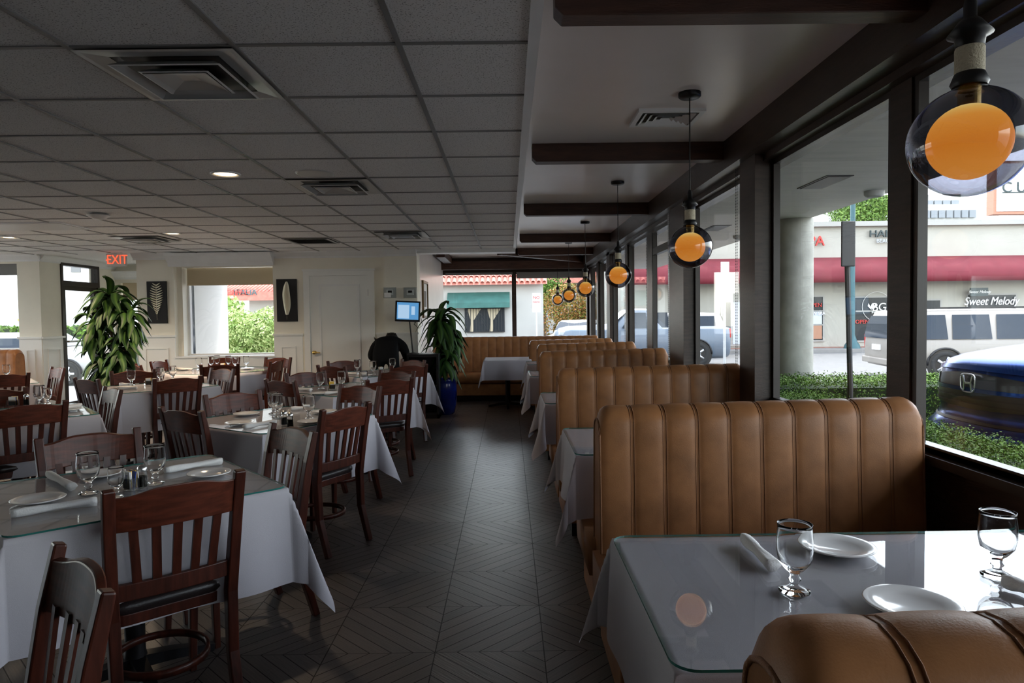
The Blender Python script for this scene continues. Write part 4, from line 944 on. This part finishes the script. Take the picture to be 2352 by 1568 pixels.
# foliage
def leaves(n, fn, size, seed=0, m=None):
    rng = np.random.default_rng(seed); m = m or MB()
    for k in range(n):
        p, nrm = fn(rng); a = Vector(rng.normal(size=3)); a = (Vector(nrm)*1.2+a*.8).normalized(); u = a.orthogonal().normalized(); u.rotate(Matrix.Rotation(rng.uniform(0, 6.3), 3, a)); w = a.cross(u)
        s = size*rng.uniform(.7, 1.4); p = Vector(p)
        m.quad(p-u*s, p+w*s*.5, p+u*s, p-w*s*.5)
    return m
def hedge(x0, x1, y0, y1, z1, label, n, size=.03, lm='hedge_leaf'):
    e = empty('hedge', ((x0+x1)/2, (y0+y1)/2, GZ)); cx, cy = e.location.x, e.location.y; a, b, h = (x1-x0)/2, (y1-y0)/2, z1-GZ
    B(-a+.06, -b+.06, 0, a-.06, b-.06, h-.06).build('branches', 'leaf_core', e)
    A = [2*a*2*b*1.6, 2*a*h, 2*b*h]; t = sum(A)
    def fn(r):
        q = r.uniform(0, t); jj = lambda: r.normal()*.025
        if q < A[0]: return (r.uniform(-a, a), r.uniform(-b, b), h+jj()), (0, 0, 1)
        if q < A[0]+A[1]: return (r.uniform(-a, a), -b+jj(), r.uniform(0, h)), (0, -1, 0)
        return (-a+jj(), r.uniform(-b, b), r.uniform(0, h)), (-1, 0, 0)
    leaves(n, fn, size, int(n+abs(x0)*10)).build('foliage', lm, e); tag(e, label, 'hedge')
hedge(2.15, 3.05, 2.6, 6.9, .60, 'clipped green hedge just outside the nearest window, in front of the blue car', 75000, .009)
hedge(2.2, 8.5, 7.1, 7.85, .68, 'clipped green hedge crossing behind the sign post', 46000, .012)
def bush(name, c, rx, ry, rz, label, n, size, lm, cat='tree', trunk=True):
    e = empty(name, (c[0], c[1], GZ)); zc = c[2]-GZ
    m = MB(); m.tube([(0, 0, 0), (.05, 0, zc*.6), (0, 0, zc)], [.14*rx**.5, .1*rx**.5, .05], 8); m.build('trunk', 'bark', e)
    rng0 = random.Random(n); bl_ = [(rng0.uniform(-.55, .55)*rx, rng0.uniform(-.5, .5)*ry, zc+rng0.uniform(-.5, .5)*rz, rng0.uniform(.4, .62)) for _ in range(9)]+[(0, 0, zc, .7)]
    def fn(r):
        b_ = bl_[r.integers(len(bl_))]; d = r.normal(size=3); d /= np.linalg.norm(d); k = b_[3]*r.uniform(.8, 1.05); return (b_[0]+d[0]*rx*k, b_[1]+d[1]*ry*k, max(.02, b_[2]+d[2]*rz*k)), d
    leaves(n, fn, size, n+7).build('foliage', lm, e); tag(e, label, cat)
p = oy(1975, 482, 44); bush('tree', (p.x+.6, 44, p.z-.2), 2.8, 2, 1.7, 'green tree top showing above the shop roof', 6000, .10, 'tree_leaf')
p = oy(2130, 437, 43); bush('tree', (p.x+.6, 49, p.z+.1), .9, .9, .6, 'small tree tip beside the office block', 500, .12, 'tree_leaf')
# ---- building seen through the far bay window
HY = 30.0
bb = empty('tiled_roof_building', (oy(1120, 700, HY).x, HY, GZ)); bx = bb.location.x
def H(px, py, y=HY): return oy(px, py, y)
xl, xr = H(930, 700).x, H(1248, 700).x
B(xl-bx, 0, 0, xr-bx, 6, H(1100, 640).z-GZ).build('wall', 'ext_white', bb)
m = MB(); z0, z1 = H(1100, 655).z-GZ, H(1100, 600).z-GZ; nt = 26
for i in range(nt):
    x = xl-bx-.1+(xr-xl+.25)*(i+.5)/nt; r = (xr-xl)/nt*.42
    for s in range(4):
        t0, t1 = s/4, (s+1)/4; rows = []
        for t, rr, dz in ((t0, r, .05), (t1, r*.85, 0)):
            yy = -.5+1.0*t; zz = z0+(z1-z0)*t; rows.append([(x+rr*math.cos(PI*j/6), yy-.02, zz+dz+rr*math.sin(PI*j/6)) for j in range(7)])
        m.grid(rows)
m.grid([[(xl-bx-.1, -.5, z0), (xr-bx+.15, -.5, z0)], [(xl-bx-.1, .5, z1), (xr-bx+.15, .5, z1)]]); m.build('roof_tiles', 'tile_red', bb, True)
a, b = H(1028, 672), H(1171, 706); m = MB(); m.grid([[(a.x-bx, 0, a.z-GZ), (b.x-bx, 0, a.z-GZ)], [(a.x-bx, -.55, b.z-GZ+.22), (b.x-bx, -.55, b.z-GZ+.22)], [(a.x-bx, -.56, b.z-GZ), (b.x-bx, -.56, b.z-GZ)]]); m.quad((a.x-bx, 0, a.z-GZ), (a.x-bx, -.55, b.z-GZ+.22), (a.x-bx, -.56, b.z-GZ), (a.x-bx, 0, b.z-GZ)); m.quad((b.x-bx, 0, a.z-GZ), (b.x-bx, -.55, b.z-GZ+.22), (b.x-bx, -.56, b.z-GZ), (b.x-bx, 0, b.z-GZ)); m.build('awning', 'awning_green', bb)
a, b = H(1068, 708), H(1159, 762); f = B(a.x-bx, -.05, b.z-GZ, b.x-bx, 0, a.z-GZ).build('window', 'shop_glass', bb); m = MB()
for k in range(15): x = a.x-bx+(b.x-a.x)*k/14; m.box(x-.012, -.14, b.z-GZ, x+.012, -.12, a.z-GZ)
m.box(a.x-bx, -.14, b.z-GZ, b.x-bx, -.12, b.z-GZ+.03).box(a.x-bx, -.14, a.z-GZ-.03, b.x-bx, -.12, a.z-GZ); m.build('window_bars', 'black', f)
m = MB(); w = b.x-a.x
for fx in (.12, .62): m.grid([[(a.x-bx+w*(fx-.06), -.07, a.z-GZ), (a.x-bx+w*(fx+.30), -.07, a.z-GZ)], [(a.x-bx+w*(fx+.02), -.07, (a.z+b.z)/2-GZ), (a.x-bx+w*(fx+.10), -.07, (a.z+b.z)/2-GZ)], [(a.x-bx+w*fx, -.07, b.z-GZ), (a.x-bx+w*(fx+.08), -.07, b.z-GZ)]])
m.build('curtain', 'blind_cream', f)
tag(bb, 'white building with red barrel tiles and a green awning, seen past the far bench', 'building')
e = empty('street_sign', (oy(1232, 700, 27).x, 27, GZ)); MB().tube([(0, 0, 0), (0, 0, 2.6)], .03, 8).build('post', 'vent_metal', e); B(-.16, -.04, 1.85, .16, -.03, 2.6).build('sign_plate', 'sign_white', e); text('NO', 'lettering', 'red_letter', .16, face_m(Vector((0, -.05, 2.42))), e); text('PARKING', 'lettering', 'red_letter', .07, face_m(Vector((0, -.05, 2.25))), e); tag(e, 'small white and red parking sign on a thin pole before the white wall', 'sign')
p = oy(1310, 700, 38); bush('tree', (p.x+1.3, 41.6, 1.4), 2.8, 1.6, 2.2, 'bushy green and reddish shrubbery beyond the grey truck', 14000, .075, 'autumn_leaf'); bush('tree', (p.x-1.1, 45.5, 2.7), 1.9, 1.4, 1.7, 'bright green tree right of the tiled roof building', 6000, .08, 'hedge_leaf')
e = empty('house', (oy(1295, 640, 50).x, 50, GZ)); a, b = oy(1252, 634, 50), oy(1342, 650, 50); x0 = e.location.x
B(a.x-x0, 0, 0, b.x-x0+2, 5, b.z-GZ).build('wall', 'ext_white', e); m = MB(); m.prism([(a.x-x0-.4, b.z-GZ), (b.x-x0+2.4, b.z-GZ), (b.x-x0+1.0, a.z-GZ+.3), (a.x-x0+.6, a.z-GZ+.3)], -.6, 5.4); m.build('roof', 'tile_red', e)
a, b = oy(1283, 656, 49.9), oy(1296, 672, 49.9); B(a.x-x0, -.1, b.z-GZ, b.x-x0, 0, a.z-GZ).build('window', 'shop_glass', e); tag(e, 'distant white house with an orange tiled roof behind the trees', 'building')
# ================================================================== CARS
def car(name, loc, rz, L_, Wd, Hh, hood, zhood, ws, rear, paint, label, belt=.98, wheel=.36, wb=(.17, .80), boxy=.9, pickup=False):
    """local x forward from the rear (0) to the nose (L_); z from the ground"""
    e = empty(name, loc, rz); st_ = []
    def add(x, w, zb, zbelt, zr, wr): st_.append((x, w, zb, zbelt, zr, wr))
    hw = Wd/2; zr = Hh
    add(0, hw*.86, .42, belt*.93, belt*.93+.01, hw*.7); add(.06, hw*.96, .32, belt, (zr*.80 if rear < .3 else belt+.02), hw*.78); add(.22, hw, .28, belt, (zr*.985 if rear < .3 else belt+.03), hw*.80)
    if rear >= .3: add(rear, hw, .28, belt, belt+.04, hw*.8)
    add(max(rear, .3)+.5, hw, .28, belt, zr, hw*.80); add(ws-.75, hw, .28, belt, zr, hw*.80); add(ws-.45, hw, .28, belt, zr*.985, hw*.78)
    add(ws, hw, .28, belt, zhood+.07, hw*.80); add(ws+.15, hw, .28, belt*.99, zhood+.03, hw*.80); add(L_-.45, hw*.99, .28, zhood-.10, zhood-.02, hw*.75); add(L_-.16, hw*.93, .28, zhood-.16, zhood-.08, hw*.62); add(L_-.03, hw*.80, .32, zhood-.28, zhood-.22, hw*.5); add(L_, hw*.70, .42, zhood-.36, zhood-.34, hw*.45)
    rows = []
    for x, w, zb, zt2, zr2, wr in st_:
        half = [(0, zb), (w*.8, zb), (w*.97, zb+.10), (w, (zb+zt2)/2), (w*.985, zt2-.05), (w*.95, zt2), (wr*1.02, max(zt2+.005, zr2-.06)), (wr*.88, zr2), (0, zr2+.015)]
        rows.append([(x, y, z) for y, z in half]+[(x, -y, z) for y, z in half[-2:0:-1]])
    MB().grid(rows, True, 0, True).build('body', paint, e, True)
    def side_pt(x, z, s, o=.008):
        for i in range(len(st_)-1):
            if st_[i][0] <= x <= st_[i+1][0]: t = (x-st_[i][0])/(st_[i+1][0]-st_[i][0]); q = [st_[i][k]*(1-t)+st_[i+1][k]*t for k in range(6)]; break
        k = (z-q[3])/max(.01, (q[4]-.06-q[3])); k = max(-.3, min(1, k)); return (x, s*(q[1]*.95*(1-k)+q[5]*1.02*k+o+.012), z)
    zt3 = zr-.13; zb3 = belt+.03; wins = []
    if not pickup:
        a0 = .35 if rear < .3 else rear+.35; a1 = ws-.55; n = 3 if L_ > 4.9 else 2; seg = (a1-a0)/n
        for k in range(n): wins.append((a0+seg*k+.05, a0+seg*(k+1)-.05))
    else: wins = [(ws-1.7, ws-1.1), (ws-1.0, ws-.5)]
    for s in (-1, 1):
        for k, (x0, x1) in enumerate(wins):
            last = k == len(wins)-1; m = MB(); m.grid([[side_pt(x0, zb3, s), side_pt(x1+(.33 if last else 0), zb3, s)], [side_pt(x0+.03, zt3, s), side_pt(x1-.03, zt3, s)]]); m.build('side_window', 'car_glass', e)
        for fx in wb:
            x = L_*fx; wl_ = MB(); 
            wl_.lathe([(.001, -.11), (wheel*.6, -.11), (wheel*.92, -.10), (wheel, -.06), (wheel, .06), (wheel*.92, .10), (wheel*.66, .11), (wheel*.62, .09)], seg=28); wl_.v = [(p[0], p[2]*s, p[1]) for p in wl_.v]
            o = wl_.build('wheel', 'tyre', e, True); o.location = (x, s*(hw-.09), wheel)
            al_ = MB(); al_.lathe([(.001, .105), (.06, .108), (wheel*.2, .095), (wheel*.62, .085)], seg=20); 
            for k in range(5): a_ = 2*PI*k/5; al_.bar([(0, 0, .11), (wheel*.6*math.cos(a_), wheel*.6*math.sin(a_), .10)], .06, .03, (-math.sin(a_), math.cos(a_), 0))
            al_.v = [(p[0], p[2]*s, p[1]) for p in al_.v]; al_.build('rim', 'alloy', o, True)
            ar = MB().tube([(x+(wheel+.05)*math.cos(t), s*(hw+.004), wheel+(wheel+.05)*math.sin(t)) for t in [PI*k/14 for k in range(15)]], .03, 6); wa = MB().lathe([(.001, 0), (wheel+.06, 0)], seg=28); ar.v += [(x+p[0], s*(hw+.003), wheel+p[1]) for p in wa.v]; nb_ = len(ar.v)-len(wa.v); ar.f += [tuple(nb_+i for i in f) for f in wa.f]; ar.mi += wa.mi; ar.build('wheel_arch', 'grille', e, True)
        B(ws-.35, s*(hw+.02) if s > 0 else -hw-.18, belt, ws-.25, hw+.18 if s > 0 else -hw-.02, belt+.13).build('mirror', paint, e, bevel=.02)
        B(.02, (hw*.74 if s > 0 else -hw*.95), belt*.75, .09, (hw*.95 if s > 0 else -hw*.74), belt+(.12 if rear < .3 else -.02)).build('tail_light', 'tail_red', e, bevel=.01)
    f = st_; MB().grid([[(ws-.42, -hw*.72, zr-.05), (ws-.42, hw*.72, zr-.05)], [(ws+.05, -hw*.86, zhood+.10), (ws+.05, hw*.86, zhood+.10)]]).build('windscreen', 'car_glass', e)
    if rear < .3: MB().grid([[(-.02, -hw*.84, belt+.05), (-.02, hw*.84, belt+.05)], [(.03, -hw*.78, zr*.8), (.03, hw*.78, zr*.8)], [(.12, -hw*.72, zr-.14), (.12, hw*.72, zr-.14)]]).build('rear_window', 'car_glass', e)
    MB().box(L_-.28, hw*.60, zhood-.28, L_-.06, hw*.93, zhood-.15).box(L_-.28, -hw*.93, zhood-.28, L_-.06, -hw*.60, zhood-.15).build('headlight', 'headlight', e, bevel=.03)
    B(L_-.06, -hw*.5, .45, L_+.015, hw*.5, zhood-.38).build('grille', 'grille', e, bevel=.02)
    return tag(e, label, 'car'), e
# white suv in the street, seen from its rear left
q = oy(1990, 790, 15.5)
c1, e = car('suv', (9.64, 17.99, GZ), D(-8), 5.2, 2.0, 1.74, 1.2, 1.06, 3.9, 0, 'car_white', 'white sport utility vehicle passing in the street beyond the hedge', belt=.98, wheel=.37, wb=(.235, .80))
B(.5, .72, 1.76, 3.3, .76, 1.80).build('roof_rail', 'grille', e); B(.5, -.76, 1.76, 3.3, -.72, 1.80).build('roof_rail', 'grille', e)
B(-.03, -.26, .72, -.0, .26, .86).build('number_plate', 'paper_white', e); B(-.06, -.9, .36, .02, .9, .52).build('bumper', 'car_white', e, bevel=.03)
# dark blue car nose-on to the window

def hb(): 
    e = empty('parked_car', (3.54, 5.26, .06), PI)   # nose towards the window
    hw = .92; prof = [(-4.45, .30), (-.30, .20), (-.02, .24), (.09, .36), (.10, .44), (.02, .50), (-.02, .56), (.0, .62), (-.01, .80), (-.03, .90), (-.07, .965), (-.22, 1.01), (-.55, 1.06), (-1.0, 1.11), (-1.2, 1.13), (-1.95, 1.55), (-2.3, 1.64), (-3.2, 1.64), (-4.0, 1.54), (-4.42, 1.0), (-4.5, .6)]
    rows = []
    for i in range(29):
        u = -1+i/14; sb = .50*abs(u)**3.0; tuck = 1
        r = []
        for x, z in prof:
            fr = max(0, 1+x/1.3) if x > -1.3 else 0; zz = z - (.07*abs(u)**3 if z > .85 else 0); w = hw*(1 if z < 1.0 else (1-.22*min(1, (z-1.0)/.5)))
            r.append((x-sb*fr, u*w, zz))
        rows.append(r)
    m = MB().grid(rows, True, 0, True); m.build('body', 'car_blue', e, True)
    def front(y, z, o=.006):
        u = y/hw; x = 0
        for k in range(len(prof)-1):
            (xa, za), (xb, zb) = prof[k], prof[k+1]
            if k >= 2 and k < 12 and za <= z <= zb: t = (z-za)/max(1e-6, zb-za); x = xa+(xb-xa)*t; break
        zz = z-(.07*abs(u)**3 if z > .85 else 0); return (x-.50*abs(u)**3*(1+x/1.3)+o, y, zz)
    def patch(ys, z0, z1, nm, mt, o=.006, n=12, par=e, tp=None, nz=4):
        m = MB(); rr = []
        for j in range(nz+1):
            row = []
            for i in range(n+1):
                y = ys[0]+(ys[1]-ys[0])*i/n; a = z0(y) if callable(z0) else z0; b = z1(y) if callable(z1) else z1; row.append(front(y, a+(b-a)*j/nz, o))
            rr.append(row)
        return m.grid(rr).build(nm, mt, par, True)
    patch((-.66, .66), lambda y: .60+.04*abs(y), lambda y: .885-.06*abs(y), 'grille', 'grille', .008)
    for z in (.64, .685, .73): patch((-.60, .60), z, z+.012, 'grille_bar', 'iron', .018, nz=1)
    patch((-.72, .72), .90, .935, 'hood_trim', 'car_blue', .02, nz=1); patch((-.64, .64), .735, .765, 'grille_blade', 'car_blue', .022, nz=1)
    patch((-.55, .55), .24, .40, 'lower_intake', 'grille', .008)
    patch((-.90, .90), .215, .235, 'lip', 'chrome', .02, nz=1); patch((-.90, .90), .50, .52, 'bumper_line', 'iron', .012, nz=1)
    for s in (-1, 1):
        ys = (s*.52, s*.88) if s > 0 else (s*.88, s*.52)
        patch(ys, lambda y: .74+.04*(abs(y)-.5)/.4, lambda y: .83+.09*(abs(y)-.5)/.4, 'headlight', 'headlight', .014, 8)
        patch((s*.60, s*.80) if s > 0 else (s*.80, s*.60), .30, .36, 'fog_lamp', 'headlight', .012, 6)
        for x in (-.92, -3.6):
            w = MB().lathe([(.001, -.1), (.22, -.1), (.33, -.08), (.33, .08), (.22, .1), (.001, .09)], seg=26); w.v = [(p[0], p[2]*s, p[1]) for p in w.v]; o = w.build('wheel', 'tyre', e, True); o.location = (x, s*(hw-.08), .33)
            MB().lathe([(.001, 0), (.2, 0)], seg=20).build('rim', 'alloy', o).matrix_local = Matrix.Translation((0, s*.105, 0)) @ Matrix.Rotation(PI/2, 4, 'X')
    m = MB(); m.grid([[(-1.22, -hw*.86, 1.125), (-1.22, hw*.86, 1.125)], [(-1.93, -hw*.68, 1.525), (-1.93, hw*.68, 1.525)]]); m.build('windscreen', 'car_glass', e)
    lg = empty('emblem', front(0, .80, .03)); lg.parent = e
    m = MB(); w, h = .085, .070
    P = [(w*.95*math.copysign(abs(math.cos(t))**.55, math.cos(t))*(1+.10*math.sin(t)), h*math.copysign(abs(math.sin(t))**.55, math.sin(t))) for t in [2*PI*k/28 for k in range(28)]]
    m.tube([(0, a, b) for a, b in P+[P[0]]], .006, 6); m.bar([(0, -.055, .056), (0, -.036, 0), (0, -.044, -.056)], .014, .010, (0, 1, 0)).bar([(0, .055, .056), (0, .036, 0), (0, .044, -.056)], .014, .010, (0, 1, 0)).box(-.005, -.036, -.008, .005, .036, .006)
    m.build('emblem_mark', 'chrome', lg)
    return tag(e, 'dark blue car parked nose-on outside the nearest window', 'car')
hb()
t_, e = car('pickup_truck', (7.15, 23, GZ), PI, 5.6, 2.0, 1.9, 1.55, 1.36, 3.7, 2.2, 'car_grey', 'grey pickup truck nose outside the far corner window', belt=1.25, wheel=.42, wb=(.2, .82), pickup=True)
c_, e = car('hatchback', (oy(1350, 760, 31).x, 31.5, GZ), -PI/2-.3, 4.3, 1.8, 1.5, 1.2, 1.0, 3.0, 0, 'car_pure', 'small white car parked beyond the grey truck', belt=.95, wheel=.33)
c_, e = car('suv', (oy(1652, 760, 27.4).x, 27.4, GZ), PI, 4.6, 1.9, 1.75, 1.2, 1.05, 3.3, 0, 'car_pure', 'white sport utility vehicle seen between the second and third window posts', belt=1.0, wheel=.36)
c_, e = car('suv', (oy(172, 790, 26).x+1.5, 29, GZ), -PI/2, 4.6, 1.95, 1.75, 1.3, 1.08, 3.2, 0, 'car_pure', 'white vehicle facing the glass exit door', belt=1.0, wheel=.36)
c_, e = car('sedan', (oy(10, 785, 19).x-1.5, 19, GZ), .05, 4.5, 1.8, 1.42, 1.1, .95, 3.2, 0, 'car_pure', 'white car beyond the far left window', belt=.9, wheel=.33)
st(B(-45, -6, GZ, -10.3, 28.9, GZ+.012).box(-10.3, 12.95, GZ, -6.0, 28.9, GZ+.012).build('trim_45', 'concrete'))
# white building and planting beyond the left windows
e = empty('white_building', (-18, 34, GZ)); B(-22, 0, 0, 7.2, 6, 7).build('wall', 'ext_bright', e)
a, b = oy(46, 690, 34), oy(60, 732, 34); f = B(a.x+18, -.06, b.z-GZ, b.x+18, 0, a.z-GZ).build('window', 'shop_glass', e); B(a.x+17.9, -.08, b.z-GZ-.1, b.x+18.1, -.06, b.z-GZ).build('window_sill', 'kerb_yellow', f)
a, b = oy(164, 610, 34), oy(186, 625, 34); B(a.x+18, -.06, b.z-GZ, b.x+18, 0, a.z-GZ).build('wall_grille', 'blind_grey', e)
tag(e, 'plain white building beyond the far left window and exit door', 'building')
hedge(-34, -10.6, 31, 32.2, 1.15, 'long green hedge in front of the plain white building', 5200, .12)
st(B(-5.19, 11.4, 0, -5.165, 12.75, 2.9).build('wall_outside', 'ext_bright')); st(B(-5.19, 10.75, 0, -5.17, 11.4, 2.9).build('window_30', 'car_glass'))
e = empty('drain_pipe', (oy(513, 700, 12.85).x, 12.85, GZ)); MB().tube([(0, 0, 0), (0, 0, 3.2)], .05, 8).build('pipe', 'pole_teal', e); tag(e, 'green pipe at the corner of the white outside wall', 'pipe')
p = oy(560, 740, 15.5); bush('shrub', (p.x+.15, 15.5, .82), 1.05, .8, .92, 'pale feathery green shrub outside the back window', 15000, .035, 'pale_leaf', 'shrub')
p = oy(540, 690, 19); bush('palm', (p.x-.35, 19, 1.5), .55, .6, .6, 'palm fronds behind the feathery shrub', 1500, .10, 'pale_leaf', 'palm')
e = empty('cafe_building', (oy(600, 700, 27).x, 27, GZ)); x0 = e.location.x; q = lambda px, py, y=27: oy(px, py, y)
a = q(572, 682); b = q(760, 760); B(a.x-x0, 0, 0, b.x-x0, 5, a.z-GZ+.05).build('wall', 'ext_white', e)
a0, a1, b0, b1 = q(517, 674), q(548, 640), q(760, 664), q(760, 630); m = MB()
m.grid([[(a0.x-x0, -.7, a0.z-GZ), (b0.x-x0, -.7, a0.z-GZ)], [(a1.x-x0, 1.6, a1.z-GZ+.3), (b1.x-x0, 1.6, a1.z-GZ+.3)]])
for i in range(30): x = a0.x-x0+(b0.x-a0.x)*i/29; m.tube([(x, -.72, a0.z-GZ), (x+.35*(1-i/29), 1.55, a1.z-GZ+.3)], .05, 6)
m.build('roof', 'tile_red', e, True); B(a0.x-x0, -.75, a0.z-GZ-.30, b0.x-x0, -.70, a0.z-GZ+.02).build('fascia', 'tile_red', e)
c = q(572, 664); text('CAFFE', 'lettering', 'red_letter', .30, face_m(Vector((q(562, 664).x-x0, -.80, a0.z-GZ+.0))), e, .01); text('ITALIA', 'lettering', 'pole_teal', .30, face_m(Vector((q(581, 664).x-x0, -.80, a0.z-GZ+.0))), e, .01)
tag(e, 'pale cafe building with a red tiled roof beyond the shrub', 'building')
